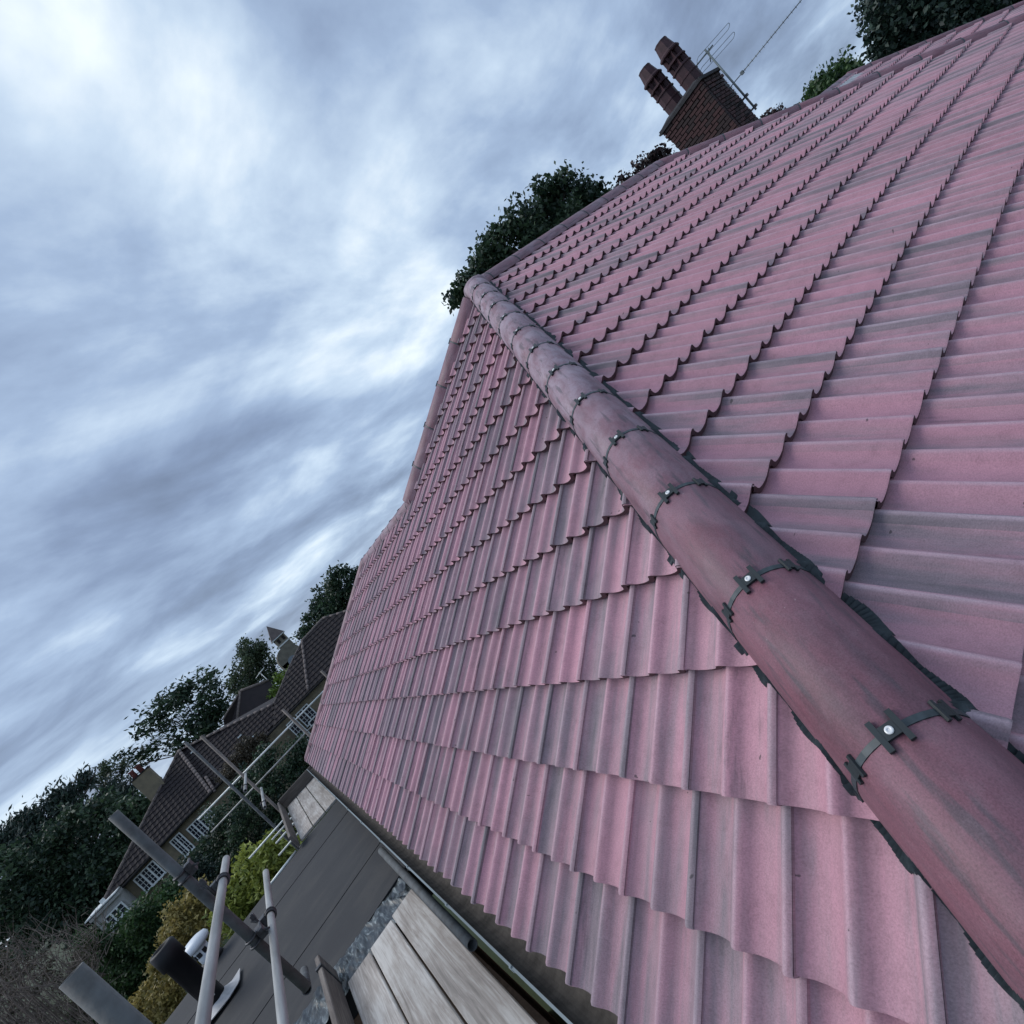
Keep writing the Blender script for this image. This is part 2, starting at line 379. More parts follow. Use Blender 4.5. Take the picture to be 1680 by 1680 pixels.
def tile_arrays(g):
    ts = [0, .05, .11, .18, .27, .42, .58, .72, .84, .93]
    s = [(k+t)*TW/2 for k in (0, 1) for t in ts]+[TW, TW+.010, TW+.017]
    vs, fs, sm, mi = [], [], [], []
    def z0(x):
        z = prof(2*x/TW) if x < TW else H_PROF*(1-((x-TW)/.017)**2*.28)
        return z+max(0, (x-(TW-.04))/.04)*.007
    n = len(s); hd = g+.07
    def row(l, dz):
        vs.extend((x, l, z0(x)+TH*(1-l/g)+dz) for x in s)
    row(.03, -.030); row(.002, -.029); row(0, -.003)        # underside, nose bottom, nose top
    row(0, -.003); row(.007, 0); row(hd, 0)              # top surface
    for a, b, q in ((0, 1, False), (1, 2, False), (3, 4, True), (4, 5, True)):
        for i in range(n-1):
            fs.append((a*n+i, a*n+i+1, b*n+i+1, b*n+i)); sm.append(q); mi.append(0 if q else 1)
    b = len(vs); e = n-1
    p0, p1 = vs[3*n+e], vs[5*n+e]
    vs.extend([p0, p1, (p1[0], p1[1], p1[2]-.02), (p0[0], p0[1], p0[2]-.013)])
    fs.append((b, b+3, b+2, b+1)); sm.append(False); mi.append(0)
    return np.array(vs), fs, sm, mi
def set_tc(me, co, rnd=None):
    a = me.attributes.new('tc', 'FLOAT_VECTOR', 'POINT'); a.data.foreach_set('vector', np.asarray(co, np.float32).ravel())
    if rnd is not None:
        a = me.attributes.new('rnd', 'FLOAT', 'POINT'); a.data.foreach_set('value', np.asarray(rnd, np.float32))
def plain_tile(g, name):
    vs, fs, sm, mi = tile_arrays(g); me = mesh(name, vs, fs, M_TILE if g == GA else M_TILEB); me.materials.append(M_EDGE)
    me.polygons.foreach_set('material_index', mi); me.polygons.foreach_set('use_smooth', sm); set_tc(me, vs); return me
def frame(o, s, l):
    s, l = Vector(s), Vector(l); nn = s.cross(l)
    M = Matrix.Identity(4)
    for i in range(3): M[i][0] = s[i]; M[i][1] = l[i]; M[i][2] = nn[i]; M[i][3] = o[i]
    return M
TILES = []     # (matrix, template key, cut mesh or None)
def lay(org, sdir, ldir, key, g, rows, s_lo, s_hi, phase, planes):
    """lay courses of tiles; planes = [(point, normal pointing to the part that is kept)]"""
    hd = g+.07
    for r in rows:
        k0 = math.floor((s_lo-phase)/TW)-1; k1 = math.ceil((s_hi-phase)/TW)+1
        for k in range(k0, k1):
            off = RNG.uniform(-.0025, .0025)
            o = Vector(org)+Vector(sdir)*(phase+k*TW+off)+Vector(ldir)*(r*g+RNG.uniform(-.003, .003))
            M = frame(o, sdir, ldir) @ Matrix.Rotation(RNG.uniform(-.003, .003), 4, 'Z')
            cor = [M @ V(x, y, 0) for x in (0, TW+.017) for y in (0, hd)]
            cut = False; out = False
            for p, nn in planes:
                d = [(c-p).dot(nn) for c in cor]
                if max(d) <= .004: out = True; break
                if min(d) < 0: cut = True
            if out: continue
            TILES.append([M, key, [(p, nn) for p, nn in planes] if cut else None])
def cut_mesh(key, M, planes):
    vs, fs, sm, mi = tile_arrays(GA if key == 'A' else GB)
    bm = bmesh.new(); bv = [bm.verts.new(v) for v in vs]
    for f, q, k in zip(fs, sm, mi): ff = bm.faces.new([bv[i] for i in f]); ff.smooth = q; ff.material_index = k
    Mi = M.inverted(); R = Mi.to_3x3()
    for p, nn in planes:
        bmesh.ops.bisect_plane(bm, geom=bm.verts[:]+bm.edges[:]+bm.faces[:], plane_co=Mi @ p, plane_no=R @ nn, clear_inner=True)
    if not bm.faces: bm.free(); return None
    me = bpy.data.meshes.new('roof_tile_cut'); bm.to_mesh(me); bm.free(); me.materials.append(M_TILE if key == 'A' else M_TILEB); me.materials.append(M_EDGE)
    co = np.empty(len(me.vertices)*3, np.float32); me.vertices.foreach_get('co', co); set_tc(me, co); return me
def nrm(*a): return Vector(a).normalized()
lA = V(math.cos(PA), 0, math.sin(PA)); sA = V(0, -1, 0)
lB = V(0, math.cos(PB), math.sin(PB)); sB = V(1, 0, 0)
O0 = V(0, 0, 0); APEX = V(HX, HY, HZ); RE = V(HX+LR, HY, HZ)
keepA1 = (O0, nrm(-K, 1, 0)); keepB1 = (O0, nrm(K, -1, 0))
endhip = (V(0, WLINE, 0), nrm(-K, -1, 0)); hip1b = (APEX, nrm(-K, -1, 0))
# slope A (left): low wing rows reach the far end hip, rows above run to the second hip of the main roof
lay((0, 0, 0), sA, lA, 'A', GA, range(-2, 8), -WLINE-1, 1., -T0, [keepA1, endhip, (V(HWX+.01, 0, 0), V(-1, 0, 0))])
lay((0, 0, 0), sA, lA, 'A', GA, range(7, 14), -2*HY, 1., -T0, [keepA1, hip1b, (V(HX, 0, 0), V(-1, 0, 0))])
hip2 = (RE, nrm(-K, -1, 0))
lay((0, 0, 0), sB, lB, 'B', GB, range(-2, 13), -1., 2*HX+LR+1, 1.149, [keepB1, hip2, (V(0, HY-.01, 0), V(0, -1, 0))])
# far wing beyond the second hip: same slope, stepped back
TWG = V(6.1, .75, 0)
def onW(x, y): return V(x, y, (y-TWG.y)*tB-.035)
RE2 = RE+TWG
hd2 = V(1, -K, -tA).normalized()
WRY = 3.63                                   # its own, lower ridge
W0 = RE2+hd2*((RE2.y-WRY)/-hd2.y)
lay((0, TWG.y, 0), sB, lB, 'B', GB, range(-1, 13), 8., 22., 1.0, [(RE2, nrm(-K, -1, 0)), (V(0, WRY, 0), V(0, -1, 0)), (RE+V(.25, 0, 0), nrm(K, 1, 0))])

house = thing('house', 'house with pink concrete tiles on its hipped roof and a fat maroon hip', 'house', (4, 6, GROUND))
tmplA, tmplB = plain_tile(GA, 'roof_tile_long'), plain_tile(GB, 'roof_tile_wide')
def px_area(M):
    P = np.array([M @ V(x, y, .02) for x, y in ((0, 0), (TW, 0), (TW, GA), (0, GA))])
    q = proj(P)
    if q[:, 2].min() < .12: return 0
    x, y = q[:, 0], q[:, 1]
    if x.max() < 0 or y.max() < 0 or x.min() > 1680 or y.min() > 1680: return 0
    return .5*abs(np.dot(x, np.roll(y, 1))-np.dot(y, np.roll(x, 1)))
built = []
for M, key, pl in TILES:
    me = cut_mesh(key, M, pl) if pl else (tmplA if key == 'A' else tmplB)
    if me is not None: built.append((px_area(M)*(.6 if pl else 1), M, me))
built.sort(key=lambda b: -b[0])
for a, M, me in built[:300]:
    obj('roof_tile', me, house, M)
rv, rf, rs, rt, rr, rmi = [], [], [], [], [], []
base = 0
for a, M, me in built[300:]:
    n = len(me.vertices); co = np.empty(n*3, np.float32); me.vertices.foreach_get('co', co); co = co.reshape(-1, 3)
    Mn = np.array(M); rv.append(co@Mn[:3, :3].T+Mn[:3, 3]); rt.append(co); rr.append(np.full(n, RNG.random(), np.float32))
    rf += [tuple(i+base for i in p.vertices) for p in me.polygons]; rs += [p.use_smooth for p in me.polygons]; rmi += [(2 if me.materials[0] is M_TILEB or me.materials[0] == M_TILEB else 0) if p.material_index == 0 else 1 for p in me.polygons]; base += n
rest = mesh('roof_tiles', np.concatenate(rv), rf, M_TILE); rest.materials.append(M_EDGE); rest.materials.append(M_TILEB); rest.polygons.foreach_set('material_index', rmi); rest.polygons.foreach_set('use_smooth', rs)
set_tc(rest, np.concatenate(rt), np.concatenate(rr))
tag(obj('distant_roof_tiles', rest, house), kind='stuff')

# membrane under the tiles and the far slopes that face away
def poly(name, pts, mat, parent): return obj(name, mesh(name, pts, [tuple(range(len(pts)))], mat), parent)
dz = -.035
EX = -2*cA+.06
c0 = V(EX, EX*K, EX*tA+dz); cw = V(EX, WLINE-EX*K, EX*tA+dz)
yb0 = EX*K
lw0 = V(HWX, 2*HY-HWX*K, HWZ+dz); lw1 = V(HWX, WLINE-HWX*K, HWZ+dz)
b1 = V(2*HX+LR-EX, EX*K, EX*tA+dz)
back = []
mb = MB()
mb.add([c0, cw, lw1, lw0, APEX+V(0, 0, dz)], [(0, 1, 2, 3, 4)])
mb.add([c0, APEX+V(0, 0, dz), RE+V(0, 0, dz), b1], [(0, 1, 2, 3)])
mb.add([APEX+V(0, 0, dz), V(2*HX-EX, 2*HY-EX*K, EX*tA), V(2*HX+LR, 2*HY-EX*K, EX*tA), RE+V(0, 0, dz)], [(0, 1, 2, 3)])   # back slope
mb.add([cw, V(2*HWX-EX, WLINE-EX*K, EX*tA), lw1], [(0, 1, 2)])
mb.add([lw1, V(2*HWX-EX, WLINE-EX*K, EX*tA), V(2*HWX-EX, 2*HY-EX*K, EX*tA), lw0], [(0, 1, 2, 3)])
mb.add([RE+V(0, 0, dz), V(2*HX+LR-EX, 2*HY-EX*K, EX*tA), b1], [(0, 1, 2)])
e2 = RE2+hd2*8
mb.add([onW(W0.x, WRY), onW(e2.x, e2.y), onW(e2.x-6, e2.y), onW(W0.x-6, WRY)], [(0, 1, 2, 3)])
mb.obj('roof_membrane', M_UNDER, house)

# ---- ridge and hip tiles
AW, BW, ZB = .143, .232, -.058
PR = []
def ring(a, b, zb, n=17):
    out = []
    for i in range(n):
        th = math.pi*i/(n-1)
        c, s_ = math.cos(th), math.sin(th)
        out.append((a*math.copysign(abs(c)**.92, c), zb+b*s_**.86))
    return out
def hframe(p, d):
    d = Vector(d).normalized(); x = d.cross(V(0, 0, 1)).normalized(); n_ = x.cross(d)
    M = Matrix.Identity(4)
    for i in range(3): M[i][0] = d[i]; M[i][1] = x[i]; M[i][2] = n_[i]; M[i][3] = p[i]
    return M
def half_tile(length, crest, ZB=ZB, AW=AW, n=17):
    b = crest-ZB
    R1, R0 = ring(AW, b, ZB, n), ring(AW-.016, b-.016, ZB, n)
    vs, fs, sm = [], [], []
    for R, xs in ((R1, (0, .004, length-.004, length)),):
        for i, x in enumerate(xs):
            k = .985 if i in (0, 3) else 1
            vs += [(x, y*k, ZB+(z-ZB)*k) for y, z in R]
    for r in range(3):
        for i in range(n-1): fs.append((r*n+i, r*n+i+1, (r+1)*n+i+1, (r+1)*n+i)); sm.append(True)
    for x in (0, length):
        b0 = len(vs); vs += [(x, y*.985, ZB+(z-ZB)*.985) for y, z in R1]+[(x, y, z) for y, z in R0]
        for i in range(n-1): fs.append((b0+i, b0+i+1, b0+n+i+1, b0+n+i)); sm.append(False)
    b0 = len(vs)
    for x in (0, length): vs += [(x, y, z) for y, z in R0]
    for i in range(n-1): fs.append((b0+i, b0+n+i, b0+n+i+1, b0+i+1)); sm.append(True)
    me = mesh('ridge_tile', vs, fs, M_HIP); me.polygons.foreach_set('use_smooth', sm)
    set_tc(me, [(v[0], math.atan2(v[2]+.02, v[1])*.17, 0) for v in vs]); return me
def union_mesh(crest, ZB=ZB, AW=AW, n=21, wd=.015, lift=.0018):
    b = crest-ZB; R1 = ring(AW+lift, b+lift, ZB, n); R0 = ring(AW-.014, b-.014, ZB, n)
    vs, fs = [], []
    for x, R in ((-wd/2, R0), (-wd/2, R1), (wd/2, R1), (wd/2, R0)): vs += [(x, y, z) for y, z in R]
    for r in range(3):
        for i in range(n-1): fs.append((r*n+i, (r+1)*n+i, (r+1)*n+i+1, r*n+i+1))
    return mesh('ridge_union', vs, fs, M_RUB)
def surf_frame(crest, th, ZB=ZB, AW=AW):
    b = crest-ZB
    def f(t): c, s_ = math.cos(t), math.sin(t); return V(0, AW*math.copysign(abs(c)**.92, c), ZB+b*abs(s_)**.86)
    p = f(th); t = (f(th-.02)-f(th+.02)).normalized(); n_ = V(1, 0, 0).cross(t)
    M = Matrix.Identity(4)
    for i in range(3): M[i][0] = (1, 0, 0)[i]; M[i][1] = t[i]; M[i][2] = n_[i]; M[i][3] = p[i]
    return M
def clip_mesh(L=.068, gap=.046, bw=.0125, h=.009):
    m_ = MB()
    for sgn in (-1, 1):
        m_.box((0, sgn*gap/2, h*.4), (L, bw, h))
    m_.box((0, 0, h*.45), (.030, gap-bw-.001, h*.9))
    return m_.mesh('ridge_clip', M_PLAS)
def screw_mesh():
    m_ = MB(); m_.lathe([(.0088, 0), (.0088, .002), (.0075, .003), (.0036, .0036), (.0034, .002)], (0, 0, .008), 14)
    return m_.mesh('screw', M_SCREW)
CLIP, CLIPS, SCREW = clip_mesh(), clip_mesh(.048, .026, .009, .007), screw_mesh()
def ridge_run(p0, d, joints, first, last, crest, detail, grey_mix, zb=ZB, aw=AW):
    """tiles between successive joints along p0 + d*s"""
    ends = [first]+[j for j in joints if first < j < last]+[last]
    cache = {}
    for i, (a, b) in enumerate(zip(ends[:-1], ends[1:])):
        ln = round(b-a-.010, 4)
        if ln < .05: continue
        if ln not in cache: cache[ln] = half_tile(ln, crest, zb, aw)
        o = obj('ridge_tile', cache[ln], house, hframe(p0+d*(a+.005), d))
        bl = grey_mix(i, len(ends)-1); o.color = (min(1, max(0, bl+RNG.uniform(-.1, .1))), 0, 0, 1)
        PR.append(o)
        if i == 0: continue
        M = hframe(p0+d*a, d)
        if 'u' not in cache: cache['u'] = union_mesh(crest, zb, aw)
        obj('ridge_union', cache['u'], o, M)
        for th, cm in ((1.5708, CLIP), (.80, CLIPS), (2.34, CLIPS)) if detail else ((1.5708, CLIP),):
            q = M @ surf_frame(crest, th, zb, aw)
            c_ = obj('ridge_clip', cm, o, q)
            if cm is CLIP and detail: obj('screw', SCREW, o, q)
hd1 = V(1, K, tA).normalized(); HL = APEX.length
js = [.09606+.0754+LT*k for k in range(-4, 13)]
ridge_run(V(0, 0, 0), hd1, js, -1.30, HL-.02, .152, True, lambda i, n: min(1, max(.05, (i-3.2)/4.2)))  # tiles mix in more pale grey further up the hip
ridge_run(APEX, V(1, 0, 0), [.653+LT*k for k in range(-1, 8)], -.03, LR-.05, .122, False, lambda i, n: .5, -.022, .140)
ridge_run(RE, hd2, [-.107+.5198*k for k in range(0, 16)], .0, 8.2, .122, False, lambda i, n: .3, -.016, .140)
hb = V(-1, K, -tA).normalized()
n1b = (HX-HWX)/abs(hb.x)
ridge_run(APEX, hb, [.62+.5*k for k in range(0, 12)], .12, n1b+.06, .150, False, lambda i, n: .4, -.016, .135)
LOW0 = V(HWX, 2*HY-HWX*K, HWZ); LOW1 = V(HWX, WLINE-HWX*K, HWZ)
ridge_run(LOW0, V(0, 1, 0), [.1+LT*k for k in range(0, 12)], -.08, (LOW1-LOW0).length+.03, .085, False, lambda i, n: .7, -.03, .135)
ridge_run(LOW1, hb, [.5*k for k in range(1, 12)], .0, (HWX-EX)/abs(hb.x), .105, False, lambda i, n: .35, -.02, .14)
ridge_run(RE2, hd2, [.5198*k for k in range(1, 18)], (W0-RE2).length, 8.5, .120, False, lambda i, n: .3, -.02, .14)
ridge_run(V(W0.x-5.2, WRY, onW(0, WRY).z+.035), V(1, 0, 0), [.3+LT*k for k in range(12)], 0, 5.25, .095, False, lambda i, n: .6)
# rounded cap where the hips meet the ridge
m_ = MB(); m_.lathe([(.166, -.09), (.163, -.02), (.150, .05), (.12, .095), (.075, .118), (.02, .126)], APEX+V(-.01, 0, .022), 24)
cap = m_.mesh('hip_cap', M_HIP); set_tc(cap, [(v.co.x, v.co.y, 0) for v in cap.vertices]); cap_o = obj('hip_cap', cap, house); cap_o.color = (.95, 0, 0, 1)

# pleated black dry-hip strips that follow the tile waves on both sides of the near hip
def strip(side):
    vs, fs = [], []; n = 0; s = -.55; step = .0045
    pd = V(-K, 1, 0).normalized() if side == 'A' else V(K, -1, 0).normalized()
    g, pitch, tt, ph = (GA, PA, tA, -T0) if side == 'A' else (GB, PB, tB, 1.149)
    rows = (.106, .126, .144, None)
    i = 0
    while s < HL-.15:
        h = V(*(hd1*s))
        for j, r in enumerate(rows):
            def at(r):
                x, y = h.x+pd.x*r, h.y+pd.y*r
                u = x if side == 'A' else y
                sl = (-y if side == 'A' else x)-ph
                l = u/math.cos(pitch); off = prof(2*sl/TW)+TH*(1-(l/g) % 1.0)
                return x, y, u*tt, off
            rr_ = r if r else (.143 if side == 'A' else .153)+(.020 if side == 'A' else .022)*min(1, max(0, 1.25-at(.175)[3]/.045))+.003*math.sin(s*37)
            x, y, z, off = at(rr_)
            if j < 2: off = max(off, .03)+.012*(1-j)
            pl = (.010 if i % 3 == 0 else (-.003 if i % 3 == 1 else .001))*(0 if j == 0 else 1)
            vs.append((x, y, z+(off+.005+pl)/math.cos(pitch)))
        if n: b = n*4; fs += [(b-4+k, b-3+k, b+1+k, b+k) for k in range(3)]
        n += 1; i += 1; s += step
    return obj('dry_hip_strip', mesh('dry_hip_strip', vs, fs, M_RUB), house)
strip('A'); strip('B')

# gutter, fascia and walls
ge = V(EX, 0, EX*tA)
GXc, GZc, GR = -.612, -.462, .066
vs, fs = [], []
ring_g = [(GXc+GR*math.cos(a), GZc+GR*math.sin(a)) for a in [math.pi+math.pi*i/10 for i in range(11)]]
ring_o = [(GXc+(GR+.004)*math.cos(a), GZc+(GR+.004)*math.sin(a)) for a in [math.pi+math.pi*i/10 for i in range(11)]]
rim = [(GXc-GR-.010, GZc-.004), (GXc-GR-.010, GZc+.008), (GXc-GR+.001, GZc+.008)]
prof_g = ring_o[::-1]+rim
for y in (-1.6, WLINE+.45): vs += [(x, y, z) for x, z in prof_g]
n = len(prof_g); fs = [(i, i+1, n+i+1, n+i) for i in range(n-1)]
gut = obj('gutter', mesh('gutter', vs, fs, M_GUT), house)
vs = []
for y in (-1.6, WLINE+.45): vs += [(x, y, z) for x, z in ring_g]
n = len(ring_g); obj('gutter_bed', mesh('gutter_bed', vs, [(i, i+1, n+i+1, n+i) for i in range(n-1)], M_GUTIN), gut)
br = MB().tube([(GXc+(GR+.009)*math.cos(a), 0, GZc+(GR+.009)*math.sin(a)) for a in [math.pi*.93+math.pi*1.05*i/8 for i in range(9)]], .007, 6).mesh('gutter_bracket', M_GUT)
for y in (.3, 1.05, 1.95, 2.85, 3.75, 4.7, 5.6, 6.5, 7.5, 8.5, 9.5, 10.5): obj('gutter_bracket', br, gut, Matrix.Translation((0, y, 0)))
mb = MB(); mb.box((-.535, 4.9, -.56), (.022, 13.0, .17)); mb.obj('fascia', M_MORT, house)
mb = MB(); mb.box((-.42+2.2, 5.3, (GROUND-.6)/2), (4.4, 11.5, -GROUND-.6)); mb.box((6.6, 3.4, (GROUND-.6)/2), (14.0, 7.4, -GROUND-.6)); mb.obj('wall', M_WALL, house)
# the far wing's walls, set back under its tiles
mb = MB(); mb.box((18.2, 6.6, (GROUND-.4)/2), (6, 5, -GROUND-.4)); mb.obj('wall', M_WALL, house)
# lead saddle where the far wing dives behind the second hip
m_ = MB(); p_ = [onW(W0.x-1.75+.18*k, WRY-.16-(.30 if q else 0)-.03*(k % 2))+V(0, 0, .125-.03*q) for q in (0, 1) for k in range(9)]
m_.add(p_+[p-V(0, 0, .02) for p in p_], [(k, k+1, k+10, k+9) for k in range(8)]+[(k+18, k+27, k+28, k+19) for k in range(8)]+[(k+9, k+10, k+28, k+27) for k in range(8)]); m_.obj('lead_saddle', M_LEAD, house)

# ---- chimney of the house
CHX, CHY0, CHY1, CHZ0, CHZ1, CHD = 12.0, 4.385, 5.48, 2.0, 3.80, .86
mb = MB(); mb.box((CHX+CHD/2+.004, (CHY0+CHY1)/2+.0, (CHZ0+CHZ1)/2-1), (CHD-.02, CHY1-CHY0-.02, CHZ1-CHZ0+2))
chim = mb.obj('chimney', M_MORT, house)
BM = {}
def brick(c, d, k):
    key = tuple(round(x, 3) for x in d)+(k,)
    if key not in BM:
        b_ = MB(); hx, hy, hz = [x/2 for x in d]; e = .006
        b_.add([(-hx, -hy+e, -hz+e), (-hx, hy-e, -hz+e), (-hx, hy-e, hz-e), (-hx, -hy+e, hz-e), (-hx+e, -hy, -hz), (-hx+e, hy, -hz), (-hx+e, hy, hz), (-hx+e, -hy, hz), (hx, -hy, -hz), (hx, hy, -hz), (hx, hy, hz), (hx, -hy, hz)] if d[1] >= d[0]-.001 else
              [(-hx+e, -hy, -hz+e), (hx-e, -hy, -hz+e), (hx-e, -hy, hz-e), (-hx+e, -hy, hz-e), (-hx, -hy+e, -hz), (hx, -hy+e, -hz), (hx, -hy+e, hz), (-hx, -hy+e, hz), (-hx, hy, -hz), (hx, hy, -hz), (hx, hy, hz), (-hx, hy, hz)],
              [(0, 3, 2, 1), (0, 1, 5, 4), (1, 2, 6, 5), (2, 3, 7, 6), (3, 0, 4, 7), (4, 5, 9, 8), (5, 6, 10, 9), (6, 7, 11, 10), (7, 4, 8, 11)])
        BM[key] = b_.mesh('brick', M_STACK if k else M_STACK2)
    obj('brick', BM[key], chim, Matrix.Translation(c))
rows = 25; rh = (CHZ1-CHZ0)/rows
for r in range(rows):
    z = CHZ0+(r+.5)*rh; fl = [.0, .0, .0, .012, .024, .018][max(0, r-(rows-6))] if r >= rows-6 else 0
    if r < 3: continue
    y = CHY0-fl; odd = r % 2; first = True
    while y < CHY1+fl-.03:
        ln = .105 if (first and odd) else .215
        ln = min(ln, CHY1+fl-y); first = False
        if ln > .04: brick((CHX-fl+.045+RNG.uniform(-.006, .005), y+ln/2, z+RNG.uniform(-.002, .002)), (.10, ln-.012, rh-.013), RNG.random() < .6)
        y += ln
    x = CHX-fl+.105; first = True
    while x < CHX+CHD+fl-.03:
        ln = .105 if (first and not odd) else .215
        ln = min(ln, CHX+CHD+fl-x); first = False
        if ln > .06: brick((x+ln/2, CHY0-fl+.040+RNG.uniform(-.006, .005), z), (ln-.012, .09, rh-.013), RNG.random() < .5)
        x += ln
mb = MB()
cxm, cym = CHX+CHD/2, (CHY0+CHY1)/2
def slab(x, y, z0, z1, tx, ty):
    a = [(cxm+i*x, cym+j*y, z0) for i, j in ((-1, -1), (1, -1), (1, 1), (-1, 1))]; b = [(cxm+i*tx, cym+j*ty, z1) for i, j in ((-1, -1), (1, -1), (1, 1), (-1, 1))]
    mb.add(a+b, [(3, 2, 1, 0), (4, 5, 6, 7)]+[(i, (i+1) % 4, 4+(i+1) % 4, 4+i) for i in range(4)])
slab(CHD/2+.06, (CHY1-CHY0)/2+.07, CHZ1, CHZ1+.035, CHD/2+.06, (CHY1-CHY0)/2+.07)
slab(CHD/2+.035, (CHY1-CHY0)/2+.045, CHZ1+.037, CHZ1+.072, CHD/2+.035, (CHY1-CHY0)/2+.045)
slab(CHD/2-.0, (CHY1-CHY0)/2, CHZ1+.074, CHZ1+.15, CHD/2-.16, (CHY1-CHY0)/2-.16)
mb.obj('chimney_cap', M_SLAB, chim)
def pot_mesh(h=1.06, R=.200):
    bm = bmesh.new(); seg = 8
    ringz = [(R*1.0, 0), (R*1.0, .20), (R*1.06, .21), (R*1.06, .235), (R*.98, .245), (R*.98, .40), (R*1.10, .41), (R*1.10, .44), (R*1.0, .45), (R*1.0, .57), (R*1.10, .58), (R*1.10, .61), (R*1.0, .62), (R*1.0, .75), (R*1.12, .77), (R*1.12, .80), (R*.90, .84), (R*.72, 1.02), (R*.72, 1.06), (R*.55, 1.06), (R*.5, .95)]
    L = []
    for r, z in ringz: L.append([bm.verts.new((r*math.cos(2*math.pi*(k+.5)/seg), r*math.sin(2*math.pi*(k+.5)/seg), z)) for k in range(seg)])
    wins = []
    for i in range(len(L)-1):
        for k in range(seg):
            f = bm.faces.new((L[i][k], L[i][(k+1) % seg], L[i+1][(k+1) % seg], L[i+1][k]))
            if i in (8, 12): wins.append(f)
    bm.faces.new(L[-1])
    bmesh.ops.inset_individual(bm, faces=wins, thickness=.022, depth=0)
    for f in wins:
        nn = f.normal.copy() if f.normal.length else V(0, 0, 1)
        f.normal_update(); nn = f.normal.copy()
        for v in f.verts: v.co -= nn*.075
    me = bpy.data.meshes.new('chimney_pot'); bm.to_mesh(me); bm.free(); me.materials.append(M_POT); return me
pm = pot_mesh()
for y in (4.60, 5.12): obj('chimney_pot', pm, chim, Matrix.Translation((CHX+.33, y, CHZ1+.10)) @ Matrix.Rotation(.2, 4, 'Z'))

# ---- television aerials on a mast strapped to the stack
aer = thing('tv_aerial', 'thin metal mast with looped aerial and long yagi strapped beside the brick chimney', 'aerial', (12.5, 4.19, 2.72))
MX, MY = 12.50, 4.18
MB().tube([(MX, MY, 2.70), (MX, MY, 4.20)], .019, 10).obj('mast', M_AER, aer)
for z in (2.76, 3.02): MB().box((MX+.01, MY+.09, z), (.05, .24, .03)).box((MX, MY-.03, z), (.07, .05, .05)).obj('bracket', M_COUP, aer)
dl = ray(210, 1358); dl = -Vector((dl[0], dl[1], 0)).normalized()
b0 = V(MX, MY, 3.36)-dl*.10; b1_ = b0+dl*1.55
MB().tube([b0, b1_], .009, 6).obj('boom', M_AER, aer)
side = dl.cross(V(0, 0, 1)).normalized()
em = MB()
for i in range(15):
    c = b0+dl*(.36+i*.083); hl = .055
    em.tube([c-side*hl, c+side*hl], .003, 5); em.tube([c-V(0, 0, .03), c+V(0, 0, .03)], .003, 5)
em.obj('director', M_AER, aer)
rm = MB()
for k in (-1, 1):
    for q in (-.12, -.06, 0, .06, .12):
        c = b0+dl*(.02+abs(q)*.0)+V(0, 0, k*.05+q*k*.0); rm.tube([c-side*.16+V(0, 0, q), c+side*.16+V(0, 0, q)], .004, 5)
rm.tube([b0-V(0, 0, .15), b0+V(0, 0, .15)], .006, 5)
rm.box(b0+dl*.30, (.07, .05, .06)); rm.obj('reflector', M_AER, aer)
c0_ = V(MX, MY, 4.10); ax = PY(1192, 62, MY)-PY(1145, 112, MY); ax = Vector((ax.x, 0, 0)).normalized()
def loop(c, a, half, wid):
    up_ = V(0, 0, 1)*.75+dl*.66
    up_.normalize(); pts = []
    for i in range(8): t = -math.pi/2+math.pi*i/7; pts.append(c+a*(half+wid*math.cos(t))+up_*wid*math.sin(t))
    for i in range(8): t = math.pi/2+math.pi*i/7; pts.append(c+a*(-half+wid*math.cos(t))+up_*wid*math.sin(t))
    return pts
la = (V(.62, -.78, 0)).normalized()
lm = MB(); lm.tube(loop(c0_+la*.12+V(0, -.04, .05), la, .33, .05), .005, 6, closed=True); lm.tube(loop(c0_+la*.16+V(0, .05, -.12), la, .35, .05), .005, 6, closed=True)
lm.tube([c0_+V(0, -.06, .06), c0_+V(0, .06, -.14)], .010, 6); lm.tube([c0_-la*.32+V(0, 0, .01), c0_+la*.14+V(0, 0, .04)], .014, 6); lm.box(c0_-la*.42, (.09, .07, .10)); lm.obj('folded_dipole', M_AER, aer)

# ------------------------------------------------------------------ the flat felt roof and what stands on it
def fz(x): return -.775-.055*max(0, -.7-x)
flat = thing('flat_roof_extension', 'dark felted flat roof extension below the pink tiles', 'extension', (-2.6, 6.8, GROUND))
ys = (4.70, 5.72, 6.78, 7.82, 8.86)
for i in range(4):
    y0, y1 = ys[i], ys[i+1]+(.03 if i < 3 else 0); lift = .0055*(i % 2)
    nx = 12; vs = []; fs = []
    for k in range(nx+1):
        x = -.69-(4.3)*k/nx; sk = .04*math.sin(k*1.7+i)*.15
        for y, e in ((y0, 0), (y0, 1), (y1, 1), (y1, 0)):
            vs.append((x, y+sk, fz(x)+(.006+lift if e else -.02)))
    for k in range(nx):
        b = k*4; fs += [(b, b+4, b+5, b+1), (b+1, b+5, b+6, b+2), (b+2, b+6, b+7, b+3)]
    obj('felt_sheet', mesh('felt_sheet', vs, fs, M_FELT), flat)
mb = MB(); x1 = -4.99
mb.add([(-.69, 4.66, fz(0)-.02), (x1, 4.66, fz(x1)-.02), (x1, 8.90, fz(x1)-.02), (-.69, 8.90, fz(0)-.02), (-.69, 4.66, -1.1), (x1, 4.66, -1.3), (x1, 8.90, -1.3), (-.69, 8.90, -1.1)],
       [(0, 1, 2, 3), (0, 4, 5, 1), (1, 5, 6, 2), (2, 6, 7, 3), (3, 7, 4, 0)]); mb.obj('roof_edge', M_UNDER, flat)
